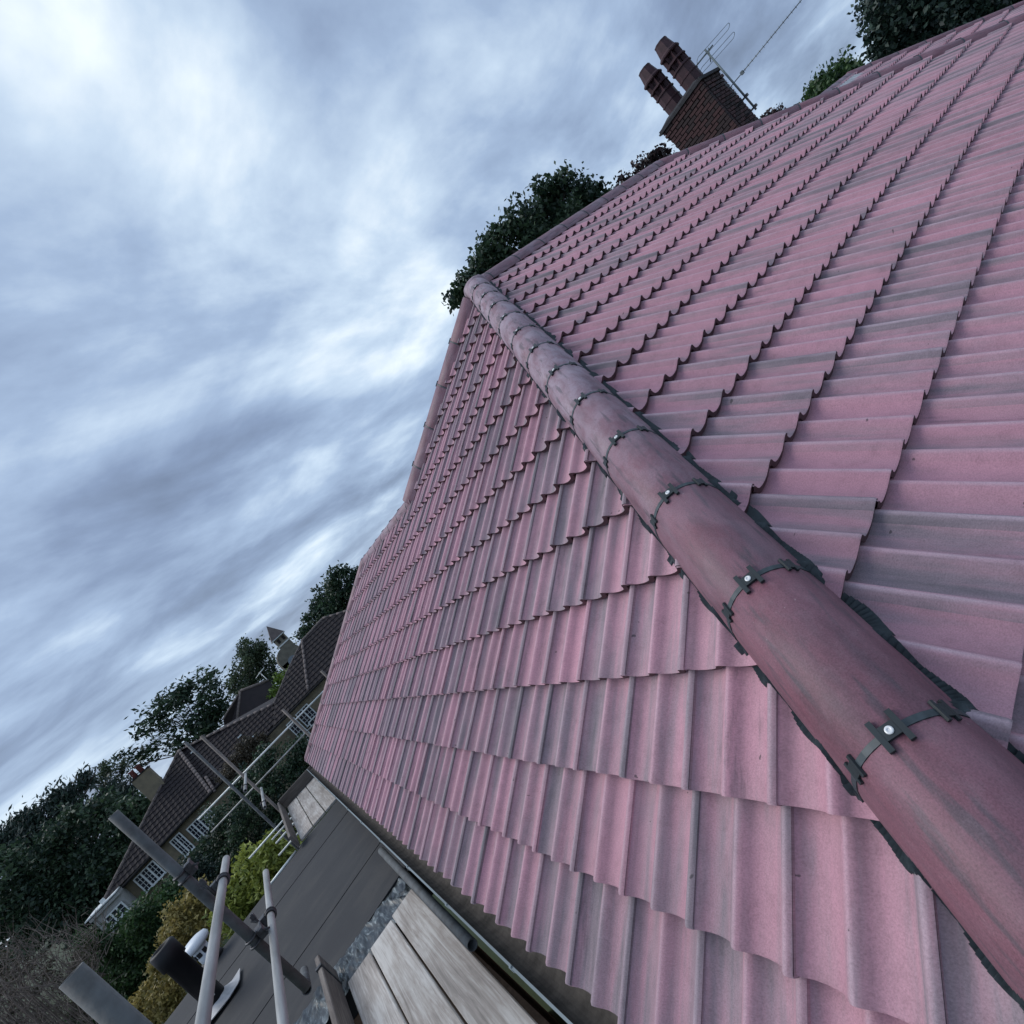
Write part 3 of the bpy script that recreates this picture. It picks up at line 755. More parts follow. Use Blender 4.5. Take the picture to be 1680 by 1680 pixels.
mb = MB(); mb.box((-2.85, 6.78, (GROUND-1.2)/2), (4.1, 4.0, -GROUND-1.2)); mb.obj('wall', M_WALL, flat)
mb = MB(); mb.tube([(-1.50, 8.90, fz(-1.5)+.02), (-2.02, 8.90, fz(-2.0)+.02)], .02, 8); mb.obj('edge_trim', M_STEELL, flat)

pb = V(-2.72, 7.05, fz(-2.72)+.01)
flue = thing('flue_pipe', 'fat black flue pipe standing on the felt roof in a lead collar', 'flue', pb)
MB().lathe([(.105, 0), (.105, .66), (.128, .67), (.128, .86), (.110, .875), (.085, .875), (.085, .80)], pb, 24).obj('pipe', M_FLUE, flue)
mb = MB()
nx, ny = 9, 7
vs = []; 
for i in range(nx):
    for j in range(ny):
        u, v_ = i/(nx-1)-.5, j/(ny-1)-.5
        r = math.hypot(u, v_); vs.append(pb+V(u*.50, v_*.44, .02+.14*max(0, 1-r*2.2)+.10*max(0, u-.22)**1.2+.07*max(0, -v_-.2)))
fs = [(i*ny+j, (i+1)*ny+j, (i+1)*ny+j+1, i*ny+j+1) for i in range(nx-1) for j in range(ny-1)]
b0n = len(vs); vs += [v-V(0, 0, .008) for v in vs]
fs += [tuple(reversed([k+b0n for k in f])) for f in fs]
obj('lead_collar', mesh('lead_collar', vs, fs, M_LEAD, True), flue)
mb = MB()
for y in (-.16, .17):
    mb.tube([pb+V(.05, y, .20)+V(.035*math.cos(a), 0, .035*math.sin(a)) for a in [i*math.pi/5 for i in range(9)]], .006, 6)
mb.obj('strap_hook', M_STEELL, flue)
vb = V(-2.93, 8.78, fz(-2.93))
vent = thing('roof_vent', 'white mushroom capped vent on the far edge of the felt roof', 'vent', vb)
MB().lathe([(.095, .02), (.095, .30)], vb, 18).obj('vent_pipe', M_WHITEP, vent)
MB().lathe([(.10, .29), (.17, .30), (.185, .34), (.165, .385), (.10, .41), (.02, .418)], vb, 22).obj('vent_cap', M_WHITEP, vent)
mb = MB(); [mb.box(vb+V(.092*math.cos(a), .092*math.sin(a), .22), (.03, .05, .06), Matrix.Rotation(a, 3, 'Z')) for a in (3.6, 4.4, 5.2, 2.8)]; mb.obj('vent_slot', M_FLUE, vent)
MB().lathe([(.15, 0), (.15, .05), (.12, .09), (.097, .10)], vb, 18).obj('vent_base', M_FLUE, vent)

# crumpled polythene between felt and boards
nx, ny = 110, 26; vs = []
rg = np.random.default_rng(5)
cr = [(rg.uniform(-1.95, -.7), rg.uniform(4.2, 4.7), rg.uniform(-.5, .5), rg.uniform(.006, .020), rg.uniform(.004, .016)) for _ in range(130)]
for i in range(nx+1):
    for j in range(ny+1):
        x = -2.3+1.58*i/nx; y = 4.20+.50*j/ny; z = -.80
        for a, b, an, wd, am in cr:
            d = (x-a)*math.cos(an)+(y-b)*math.sin(an); e = -(x-a)*math.sin(an)+(y-b)*math.cos(an)
            if abs(d) < 3*wd and abs(e) < .36: z += am*math.exp(-(d/wd)**2)*math.exp(-(e/.19)**2)
        vs.append((x, y, min(z, -.745)))
fs = [(i*(ny+1)+j, (i+1)*(ny+1)+j, (i+1)*(ny+1)+j+1, i*(ny+1)+j+1) for i in range(nx) for j in range(ny)]
tag(obj('plastic_sheet', mesh('plastic_sheet', vs, fs, M_POLY, True)), 'crumpled shiny dark polythene strip between felt roof and boards', 'sheeting')

# ------------------------------------------------------------------ scaffold
def board(name, x0, x1, y0, y1, z0, z1, mat, label, cat, group):
    cx_, cy_, cz_ = (x0+x1)/2, (y0+y1)/2, (z0+z1)/2
    bm = bmesh.new(); bmesh.ops.create_cube(bm, size=1, matrix=Matrix.Diagonal((x1-x0, y1-y0, z1-z0, 1)))
    bmesh.ops.bevel(bm, geom=[e for e in bm.edges], offset=.006, segments=1, affect='EDGES')
    me = bpy.data.meshes.new(name); bm.to_mesh(me); bm.free(); me.materials.append(mat)
    return tag(obj(name, me, None, Matrix.Translation((cx_, cy_, cz_))), label, cat, group)
G1 = 'scaffold boards beside the eaves'
for i, (x0, x1, ye, lb) in enumerate(((-.990, -.770, 4.24, 'pale cracked scaffold board lying next to the gutter'), (-1.222, -1.004, 4.21, 'grey scaffold board between the pale cracked one and the brown one'), (-1.452, -1.236, 4.19, 'brownish scaffold board on the outer side next to the toe board'))):
    board('scaffold_board', x0, x1, -1.6, ye, -.79, -.752, M_BOARD, lb, 'board', G1)
for i, (x0, x1, lb) in enumerate(((-.905, -.69, 'short far scaffold board touching the eaves corner'), (-1.140, -.918, 'middle short board of the far scaffold platform'), (-1.375, -1.153, 'outer short board of the far platform beside its toe board'))):
    board('scaffold_board', x0, x1, 8.98, 12.18, -.79, -.752, M_BOARD, lb, 'board', 'boards of the far scaffold platform')
board('end_toe_board', -1.40, -.60, 12.20, 12.24, -.76, -.54, M_TOEX, 'brown board on edge closing the far end of the platform', 'toe board', None)
board('far_toe_board', -1.445, -1.405, 8.75, 12.2, -.76, -.56, M_TOE, 'long brown toe board along the far platform edge', 'toe board', None)
tb_ = board('toe_board', -1.535, -1.495, -1.6, 4.52, -.76, -.56, M_TOE, 'brown toe board on edge in the bottom corner with a strapped end', 'toe board', None)
mb = MB(); mb.box((-1.515, 4.30, -.655), (.050, .035, .215)); mb.obj('strap', M_COUP, tb_)
def tube_thing(name, a, b, r, mat, label, cat, group=None, couplers=(), seg=18):
    a, b = Vector(a), Vector(b)
    t = thing(name, label, cat, a, group)
    MB().pipe(a, b, r, .004, seg).obj('tube', mat, t)
    d = (b-a).normalized()
    for f, other in couplers:
        p = a.lerp(b, f); o = Vector(other).normalized(); nn = d.cross(o).normalized()
        c = MB(); R = Matrix((d, o, nn)).transposed()
        ringp = [p+(o*math.cos(q)+nn*math.sin(q))*(r+.006) for q in [i*2*math.pi/14 for i in range(14)]]
        for dd in (-.018, .018): c.tube([x+d*dd for x in ringp], .0065, 6, closed=True)
        c.box(p+o*(r+.02), (.055, .035, .055), R)
        c.tube([p+o*(r+.0)+nn*.05, p+o*(r+.06)+nn*(-.06)], .006, 6)
        c.tube([p+o*(r+.035)+nn*.02+d*.03, p+o*(r+.035)-nn*.09+d*.03], .007, 6)
        c.box(p+o*(r+.035)-nn*.07+d*.03, (.022, .022, .03), R)
        c.obj('coupler', M_COUP, t)
    return t
GS = 'scaffold uprights'; GRL = 'scaffold guard rails'
tube_thing('scaffold_upright', (-1.37, 2.90, -.10), (-1.355, 2.76, 1.215), .025, M_STEELD, 'slate grey scaffold post crossing behind both near guard rails', 'scaffold post', GS, [(.66, (1, 0, 0)), (.29, (1, 0, 0))])
tube_thing('scaffold_upright', (-1.38, 2.92, -.11), (-1.49, 3.80, -.32), .0245, M_STEELD, 'dark lower length of scaffold post over the felt roof', 'scaffold post', GS)
tube_thing('scaffold_upright', (-1.35, 1.30, .955), (-1.35, 1.29, -1.5), .030, M_STEELD, 'thick rusty topped scaffold post in the bottom left corner', 'scaffold post', GS)
def rail(a, b, r, mat, label, coup=()): return tube_thing('guard_rail', a, b, r, mat, label, 'scaffold rail', GRL, coup)
rail((-1.262, 3.24, .61), (-1.262, -.6, .61), .0195, M_STEEL, 'upper near guard rail of galvanised tube left of the flue', [(.12, (-1, 0, 0))])
rail((-1.285, 4.02, .245), (-1.285, -.6, .245), .0195, M_STEEL, 'lower near guard rail of galvanised tube over the felt roof', [(.20, (-1, 0, 0))])
rail((-2.46, 12.2, .32), (1.2, 12.2, .32), .019, M_STEELL, 'long bright upper rail crossing the far end of the scaffold')
rail((-2.47, 12.25, -.02), (.6, 12.25, -.02), .017, M_STEEL, 'long duller lower rail crossing the far end of the scaffold')
rail((-1.44, 9.5, .285), (-1.44, 12.4, .285), .0245, M_STEEL, 'upper stub of guard rail with open end at the far platform', [(.2, (-1, 0, 0))])
rail((-1.45, 9.85, -.15), (-1.45, 12.4, -.15), .0245, M_STEEL, 'lower stub of guard rail with open end above far toe board', [(.2, (-1, 0, 0))])
far_posts = (((-1.49, 12.15, 1.41), M_POSTB, 'brown post standing against the neighbouring roof beyond the bright rails'), ((-1.73, 12.1, 1.53), M_STEELD, 'dark blue grey post left of the brown one beyond the rails'),
             ((-.22, 12.1, .67), M_POSTB, 'short brown post top above the rail by the white windows'), ((.80, 12.1, .67), M_POSTB, 'stub of post poking up beside the far roof corner'))
for (x, y, z), mt, lb in far_posts: tube_thing('scaffold_upright', (x, y, z), (x, y, GROUND), .027, mt, lb, 'scaffold post', GS)
for (xa, xb, z, lb) in ((-2.34, -1.5, -.84, 'longest of the low tubes beside the far platform'), (-1.9, -1.5, -.93, 'short low tube just under the longest one'), (-1.9, -1.52, -1.03, 'short low tube third down beside the far toe board'), (-2.0, -1.6, -1.22, 'lowest bright tube over the yellow shrub')):
    tube_thing('scaffold_transom', (xa, 12., z), (xb+1.2, 12., z), .019, M_STEELL, lb, 'scaffold tube', 'scaffold tubes under the far platform')
tube_thing('scaffold_tube', (-.735, 4.92, -.585), (-.735, 2.6, -.585), .030, M_STEELD, 'dark open ended tube lying along under the gutter', 'scaffold tube')
tube_thing('scaffold_transom', (-1.45, 8.93, -.815), (-.69, 8.93, -.815), .024, M_STEELD, 'dark tube carrying the near end of the far platform', 'scaffold tube')

# ------------------------------------------------------------------ ground
g_ = obj('ground', mesh('ground', [(-600, -600, GROUND), (900, -600, GROUND), (900, 900, GROUND), (-600, 900, GROUND)], [(0, 1, 2, 3)], M_GRASS)); tag(g_, kind='structure')

# ------------------------------------------------------------------ foliage
def leaf_mesh(name, cl, n, size, mat, sq=(1, 1, 1), shell=.55, drop=0., long=1.6, axis=None, clus=46, spread=1.75):
    """cl: list of (centre, radius, weight); many small leaf faces through each clump"""
    n = int(n*2.1); size = size*.68
    wts = np.array([c[2]*c[1]**2 for c in cl]); wts /= wts.sum()
    k = max(6, n//clus); ci = NP.choice(len(cl), k, p=wts)
    C = np.array([tuple(c[0]) for c in cl])[ci]; R = np.array([c[1] for c in cl])[ci]
    d = NP.normal(size=(k, 3)); d /= np.linalg.norm(d, axis=1)[:, None]
    rad = NP.random(k)**shell*(1+.07*NP.normal(size=k))
    S = C+d*(rad*R)[:, None]*np.array(sq)                       # twig ends
    sub = NP.integers(0, k, n)
    sp_ = size*spread*(.6+.8*NP.random(k))
    P = S[sub]+np.clip(NP.normal(size=(n, 3)), -1.7, 1.7)*sp_[sub][:, None]
    if axis is not None: P += np.array(axis)*(NP.normal(size=n)*sp_[sub]*1.8)[:, None]
    t = NP.normal(size=(n, 3)); t[:, 2] += drop
    if axis is not None: t = t*.45+np.array(axis)
    t /= np.linalg.norm(t, axis=1)[:, None]
    q = NP.normal(size=(n, 3)); q = np.cross(t, q); q /= np.linalg.norm(q, axis=1)[:, None]
    sz = size*(.55+.9*NP.random(n))
    a, b = t*(sz*long/2)[:, None], q*(sz/2)[:, None]
    v = np.stack([P-a, P+b*.9-a*.1, P+a, P-b*.9-a*.1], 1).reshape(-1, 3)
    me = bpy.data.meshes.new(name)
    me.vertices.add(4*n); me.vertices.foreach_set('co', v.astype(np.float32).ravel())
    me.loops.add(4*n); me.loops.foreach_set('vertex_index', np.arange(4*n, dtype=np.int32))
    me.polygons.add(n); me.polygons.foreach_set('loop_start', np.arange(0, 4*n, 4, dtype=np.int32)); me.polygons.foreach_set('loop_total', np.full(n, 4, np.int32))
    tone = np.clip(.36+.24*NP.normal(size=n)+(NP.random(k)[sub]-.5)*.7, 0, 1).astype(np.float32)
    at = me.attributes.new('tone', 'FLOAT', 'FACE'); at.data.foreach_set('value', tone)
    me.materials.append(mat); me.update(); me.validate(); return me
def plant(name, label, cat, cl, D, n, leaf, mat, group=None, trunk=True, jit=.5, part='crown', sub=3, trunk_px=None, bark=None, **kw):
    """cl in (px, py, radius px) as seen from the scaffold at distance D; clumps spread in depth"""
    s = D/FPX; out = []
    rg = random.Random(hash(name+label) % 1000 if False else sum(map(ord, label)))
    for px, py, r in cl:
        c = PD(px, py, D)+Vector(FW)*rg.uniform(-jit, jit)*r*s*1.2
        out.append((c, r*s, 1.))
        for _ in range(sub):
            d = V(rg.gauss(0, 1), rg.gauss(0, 1), rg.gauss(0, 1)).normalized()
            out.append((c+d*r*s*.75, r*s*rg.uniform(.3, .5), .9))
    cen = sum((o[0] for o in out), V(0, 0, 0))/len(out)
    if trunk_px: cen = PD(trunk_px[0], trunk_px[1], D)
    base = V(cen.x, cen.y, GROUND)
    t = thing(name, label, cat, base, group)
    obj(part, leaf_mesh(name+'_'+part, out, n, leaf*s, mat, **kw), t)
    if trunk:
        h = max(.5, cen.z-GROUND); mb = MB(); r0 = max(.05, h*.028)
        mid = V(cen.x+rg.uniform(-.2, .2), cen.y, GROUND+h*.55)
        mb.tube([base-V(0, 0, .1), mid, cen], [r0*1.25, r0, r0*.6], 8)
        for c, r, _ in out[::sub+1]:
            k_ = mid.lerp(cen, rg.uniform(.1, .9)); m2 = k_.lerp(c, .55)+V(rg.uniform(-1, 1), rg.uniform(-1, 1), rg.uniform(-.2, .6))*(c-k_).length*.12
            mb.tube([k_, m2, c], [r0*.45, r0*.26, r0*.09], 6)
        mb.obj('trunk', bark or M_BARK, t)
    return t
GT = 'trees beyond the roofs'
# behind the main ridge
plant('broadleaf_tree', 'dark leafy tree rising behind the ridge left of the chimney', 'tree', [(738, 487, 9), (752, 490, 12), (765, 470, 16), (790, 445, 26), (805, 420, 22), (800, 395, 12), (820, 395, 20), (845, 370, 18), (850, 347, 9), (862, 375, 24), (895, 345, 26), (888, 318, 10), (915, 312, 18), (940, 308, 16), (930, 295, 7), (960, 325, 22), (985, 325, 16), (880, 400, 36), (930, 360, 32), (830, 430, 28)], 26, 6500, 8.0, L_DARK, GT, long=1.5, shell=.75, clus=64, spread=1.7)
plant('broadleaf_tree', 'copper leaved tree top peeping over the ridge at the foot of the chimney', 'tree', [(1080, 262, 8), (1066, 270, 8), (1096, 254, 7), (1052, 280, 8), (1022, 294, 5), (1090, 275, 14), (1060, 290, 12)], 24, 1500, 6.5, L_RED, GT, long=1.5)
plant('broadleaf_tree', 'small copper treetop just right of the chimney over the hip', 'tree', [(1266, 190, 9), (1278, 184, 6), (1272, 200, 14)], 30, 350, 5, L_RED, GT)
plant('broadleaf_tree', 'small green treetop showing over the far roof right of the aerial', 'tree', [(1352, 146, 20), (1372, 128, 20), (1385, 112, 12), (1392, 122, 14), (1340, 152, 12), (1380, 150, 30), (1350, 170, 26)], 34, 3600, 6.0, L_MID, GT, long=1.6)
plant('broadleaf_tree', 'large almost black tree in the top right corner', 'tree', [(1450, 20, 34), (1480, 60, 34), (1500, 20, 50), (1550, 30, 55), (1600, 0, 60), (1530, 75, 30), (1450, -30, 45), (1520, -40, 70), (1640, -20, 60), (1600, 50, 50), (1440, 50, 22)], 42, 12000, 8.0, L_BLUE, GT, shell=.6)
# left background, beyond the neighbouring house
plant('broadleaf_tree', 'dark rounded tree behind the tall end of the brown roof', 'tree', [(560, 950, 22), (545, 985, 32), (580, 970, 26), (520, 1010, 22), (510, 1030, 16), (550, 1010, 30), (500, 1040, 12), (585, 945, 14)], 64, 5000, 5.0, L_DARK, GT)
plant('broadleaf_tree', 'slim grey green tree left of the little tower', 'tree', [(415, 1075, 24), (400, 1098, 26), (430, 1090, 26), (410, 1120, 28), (440, 1110, 24), (395, 1060, 10), (428, 1062, 14), (390, 1125, 14)], 74, 3800, 4.2, L_OLIVE, GT, trunk_px=(420, 1150))
plant('spreading_tree', 'wide wind swept tree with visible limbs against the sky', 'tree', [(215, 1225, 14), (235, 1195, 17), (255, 1170, 17), (275, 1150, 17), (300, 1135, 18), (330, 1120, 18), (352, 1120, 18), (360, 1145, 18), (335, 1150, 18), (300, 1165, 15), (270, 1185, 14), (240, 1215, 13), (205, 1245, 12), (262, 1225, 11), (235, 1240, 11), (300, 1195, 10), (345, 1175, 22), (325, 1195, 22), (355, 1165, 20), (310, 1215, 18), (190, 1260, 10), (290, 1225, 14)], 86, 2200, 5.2, L_DARK, GT, trunk_px=(322, 1210), long=2.4, shell=.6, axis=(.55, .2, -.1), sub=2, clus=44, spread=1.9)
plant('thin_tree', 'sparse twiggy pale tree left of the buff chimney', 'tree', [(180, 1258, 14), (165, 1278, 14), (195, 1278, 16), (150, 1285, 8), (205, 1255, 10), (215, 1290, 14), (185, 1300, 20)], 76, 1500, 3.6, L_OLIVE, GT, trunk_px=(215, 1330))
ced = []
for i in range(16):
    x = -25+i*10; y = 1392-i*6.6
    ln = 40+14*math.sin(i*2.1)
    for k in range(7): ced.append((x+k*ln*.15, y+8-k*ln*.17, 9-1.05*k))
ced += [(x, 1390-.42*x, 22) for x in range(-20, 200, 18)]+[(x, 1420-.42*x, 24) for x in range(-20, 200, 20)]
plant('cedar_tree', 'feathery dark conifer with upswept branch tips at left edge', 'tree', ced, 70, 9000, 4.5, L_BLUE, GT, long=3., sub=1, jit=.8, axis=(.35, .1, .55), trunk_px=(60, 1420))
mass = [(20, 1440, 50), (70, 1410, 50), (120, 1380, 45), (165, 1345, 36), (200, 1325, 28), (60, 1480, 55), (120, 1450, 60), (170, 1400, 50), (210, 1370, 36), (150, 1470, 55), (100, 1520, 50), (30, 1520, 50), (180, 1440, 40), (215, 1345, 26), (-20, 1500, 60), (155, 1330, 22), (120, 1352, 22), (230, 1310, 22), (-20, 1420, 45)]
plant('evergreen_tree', 'big glossy dark evergreen filling the lower left behind the brown roof', 'tree', mass, 58, 16000, 6.5, L_DARK, GT, long=1.7, trunk_px=(150, 1460))
tl = [(x, 794-.963*(x-796)+18+9*math.sin(x*.05), 26) for x in range(-60, 620, 22)]
s_ = 120/FPX; tcl = [(PD(px, py, 120)+Vector(FW)*random.Random(px).uniform(-6, 6), r*s_, 1.) for px, py, r in tl]
tag(obj('far_treeline', leaf_mesh('far_treeline', tcl, 9000, 5*s_, L_DARK)), kind='stuff')
# garden between the houses
GB_ = 'garden shrubs between the houses'
plant('clipped_shrub', 'very dark tall shrub in front of the neighbouring house', 'shrub', [(340, 1400, 30), (370, 1370, 36), (410, 1340, 42), (450, 1300, 40), (480, 1250, 32), (500, 1235, 24), (430, 1390, 40), (390, 1410, 36), (330, 1430, 30), (470, 1340, 40), (350, 1345, 20), (440, 1245, 20), (400, 1290, 24), (500, 1280, 30), (350, 1460, 36)], 30, 15000, 4.6, L_DARK, GB_, trunk=False, part='foliage')
plant('bare_bush', 'brownish bush against the middle of the brown roof', 'bush', [(400, 1245, 20), (385, 1265, 18), (415, 1225, 16), (370, 1280, 16), (430, 1222, 12), (395, 1222, 12)], 36, 2600, 3.6, L_BRN, GB_, trunk=False, part='foliage')
plant('conifer_shrub', 'mid green bushy conifer left of the flue', 'shrub', [(200, 1540, 36), (240, 1510, 36), (170, 1580, 36), (215, 1580, 40), (260, 1545, 30), (190, 1620, 40), (240, 1600, 34), (150, 1540, 22), (265, 1480, 22), (160, 1640, 36), (230, 1640, 34), (285, 1465, 16)], 24, 15000, 4.6, L_MID, GB_, trunk=False, part='foliage', long=2., drop=.7)
plant('conifer_shrub', 'dark hedge shrub under the neighbouring windows behind the grey post', 'shrub', [(300, 1450, 26), (280, 1475, 24), (320, 1440, 22), (300, 1480, 22), (270, 1500, 22), (330, 1470, 28)], 27, 5000, 4.2, L_BLUE, GB_, trunk=False, part='foliage')
plant('yellow_shrub', 'yellow green shrub beyond the far corner of the felt roof', 'shrub', [(430, 1420, 26), (455, 1395, 24), (470, 1385, 16), (410, 1445, 30), (390, 1470, 26), (430, 1460, 28), (450, 1430, 26), (380, 1500, 24), (410, 1500, 26), (400, 1415, 14)], 15, 8000, 6.0, L_YEL, GB_, trunk=False, part='foliage', long=2.2)
plant('amber_shrub', 'amber leaved maple behind the white vent', 'shrub', [(300, 1500, 20), (320, 1475, 18), (330, 1500, 16), (280, 1530, 16), (290, 1560, 18), (310, 1545, 20), (345, 1480, 12), (330, 1540, 18), (350, 1530, 16), (340, 1570, 20)], 16, 5200, 5.2, L_ORG, GB_, trunk=False, part='foliage', long=1.8)
plant('amber_shrub', 'lower amber leaved maple beside the edge of the felt roof', 'shrub', [(240, 1640, 22), (270, 1620, 20), (290, 1590, 16), (300, 1605, 16), (260, 1655, 24), (230, 1670, 20), (290, 1640, 20), (270, 1580, 14)], 15, 4600, 5.2, L_ORG, GB_, trunk=False, part='foliage', long=1.8)
plant('lime_bush', 'bright lime green bush behind the brown roof under the tower', 'bush', [(478, 1108, 12), (465, 1125, 14), (455, 1140, 12), (470, 1110, 10), (485, 1096, 7), (460, 1112, 8)], 60, 1500, 3.6, L_LIME, GB_, trunk=False, part='foliage')
# tangle of bare stems, lower left
D_ = 20; tw_t = thing('bare_hedge', 'tangled leafless hedge of grey brown twigs in the lower left corner', 'hedge', PD(60, 1640, D_)*1.0)
mb = MB(); rg = random.Random(3)
for i in range(900):
    px, py = rg.uniform(-40, 175), rg.uniform(1490, 1720)
    if py < 1545-.25*px+abs(px-70)*.1: continue
    p = PD(px, py, D_+rg.uniform(-2.2, 2.2)); d = V(rg.gauss(0, .5), rg.gauss(0, .5), rg.gauss(.75, .5)).normalized(); L_ = rg.uniform(.4, 1.3)
    b_ = V(rg.gauss(0, 1), rg.gauss(0, 1), rg.gauss(0, 1))*.12*L_
    mb.tube([p, p+d*L_*.5+b_, p+d*L_+b_*.3], [.013, .009, .004], 3, caps=False)
for i in range(70):
    p = PD(rg.uniform(-40, 170), rg.uniform(1600, 1740), D_+rg.uniform(-2, 2)); d = V(rg.gauss(0, .35), rg.gauss(0, .35), 1).normalized()
    mb.tube([V(p.x, p.y, GROUND), p, p+d*rg.uniform(.8, 1.8)], [.035, .022, .006], 4, caps=False)
mb.obj('stems', M_TWIG, tw_t)
s_ = D_/FPX
obj('dead_leaves', leaf_mesh('hedge_leaves', [(PD(x, y, D_+1.2), 40*s_, 1.) for x, y in ((10, 1600), (60, 1590), (110, 1600), (20, 1660), (80, 1660), (140, 1640), (130, 1570), (-20, 1640), (60, 1710))], 6000, 3.4*s_, L_BRN), tw_t)

# ------------------------------------------------------------------ neighbouring house
YN = 45.3; SLP = 1.0
nb = thing('house', 'long buff house with dark brown pantiled roof and white casement windows', 'house', (PY(300, 1345, YN).x, YN+3, GROUND))
zg = PY(300, 1345, YN).z
def roofpt(px, py, back=0.):
    """point of the front roof slope (rising away from the gutter line) seen at this pixel"""
    d = ray(px, py); y0 = YN-.3
    # y = y0 + (z-zg)*SLP+back
    k = (y0+back-zg*SLP-CY+CZ*SLP)/(d[1]-d[2]*SLP); return Vector(CAM+d*k)
def roof_facet(pts, cw, ch, name='roof_tiles'):
    """corrugated, stepped pantile surface over a planar polygon"""
    o = pts[0]; nn = V(0, 0, 0)
    for i in range(len(pts)): nn += (pts[i]-o).cross(pts[(i+1) % len(pts)]-o)
    nn.normalize()
    if nn.dot(Vector(CAM)-o) < 0: nn = -nn
    x = V(0, 0, 1).cross(nn).normalized(); u = nn.cross(x); u = u if u.z > 0 else -u
    uv = np.array([((p-o).dot(x), (p-o).dot(u)) for p in pts])
    a0, a1, b0_, b1_ = uv[:, 0].min(), uv[:, 0].max(), uv[:, 1].min(), uv[:, 1].max()
    cx_ = np.arange(a0, a1+cw, cw/4); rows_ = np.arange(b0_, b1_+ch, ch)
    def inside(p):
        c = False; j = len(uv)-1
        for i in range(len(uv)):
            if (uv[i][1] > p[1]) != (uv[j][1] > p[1]) and p[0] < (uv[j][0]-uv[i][0])*(p[1]-uv[i][1])/(uv[j][1]-uv[i][1])+uv[i][0]: c = not c
            j = i
        return c
    m_ = MB(); wv = [.045, .015, 0, .02]
    for r in rows_:
        for i in range(len(cx_)-1):
            if not inside(((cx_[i]+cx_[i+1])/2, r+ch/2)): continue
            z0_, z1_ = wv[i % 4], wv[(i+1) % 4]; jz = RNG.uniform(-.006, .006)
            p = [o+x*cx_[i]+u*r+nn*(z0_+.05+jz), o+x*cx_[i+1]+u*r+nn*(z1_+.05+jz), o+x*cx_[i+1]+u*(r+ch*1.05)+nn*(z1_+jz), o+x*cx_[i]+u*(r+ch*1.05)+nn*(z0_+jz)]
            q = [p[0]-nn*.05, p[1]-nn*.05]
            m_.add(p+q, [(0, 1, 2, 3), (4, 5, 1, 0)])
    # board under the tiles
    m_.add([p-nn*.03 for p in pts], [tuple(range(len(pts)))])
    t = m_.obj(name, M_NROOF, nb); tag(t, kind='stuff'); return t
RA = roofpt
crest, hipdn = RA(294, 1232), RA(347, 1302)
gl, gr = RA(170, 1480), RA(448, 1193)
r2L, r2R = RA(306, 1226, .35), RA(450, 1155, .35)
h3t, h3d = RA(496, 1052), RA(506, 1134)
r3, r3R = RA(530, 1015), RA(575, 1001)
g3 = RA(560, 1080)
CW, CH = .33, .36
roof_facet([gl, hipdn, crest], CW, CH)
roof_facet([RA(330, 1318, .35), RA(450, 1192, .35), r2R, r2L, RA(288, 1237, .35)], CW, CH)
roof_facet([RA(448, 1193, .2), h3d, h3t, RA(474, 1097, .2), RA(450, 1155, .2)], CW*1.15, CH)
roof_facet([h3d, RA(590, 1050), r3R, r3, h3t], CW*1.3, CH*1.15)
def ridge_line(a, b, r, step, name='ridge_tile', scallop=True):
    d = b-a; n_ = max(1, int(d.length/step)); nd = d.normalized()
    m0 = MB(); m0.tube([V(0, 0, 0), nd*(d.length/n_*.96)], [r, r*.86], 8); me = m0.mesh(name, M_NRIDGE)
    for i in range(n_): obj(name, me, nb, Matrix.Translation(a+d*(i/n_)+V(0, 0, .03+RNG.uniform(-.012, .012))))
ridge_line(gl, crest, .11, .55); ridge_line(crest, hipdn, .13, .32); ridge_line(RA(338, 1275), RA(354, 1300), .11, .3)
ridge_line(r2L, r2R, .11, .5); ridge_line(h3t, h3d, .12, .5); ridge_line(h3t, r3, .12, .5); ridge_line(r3, r3R, .12, .5); ridge_line(RA(450, 1155, .2), RA(474, 1097, .2), .08, .5); ridge_line(RA(474, 1097, .2), h3t, .08, .5)
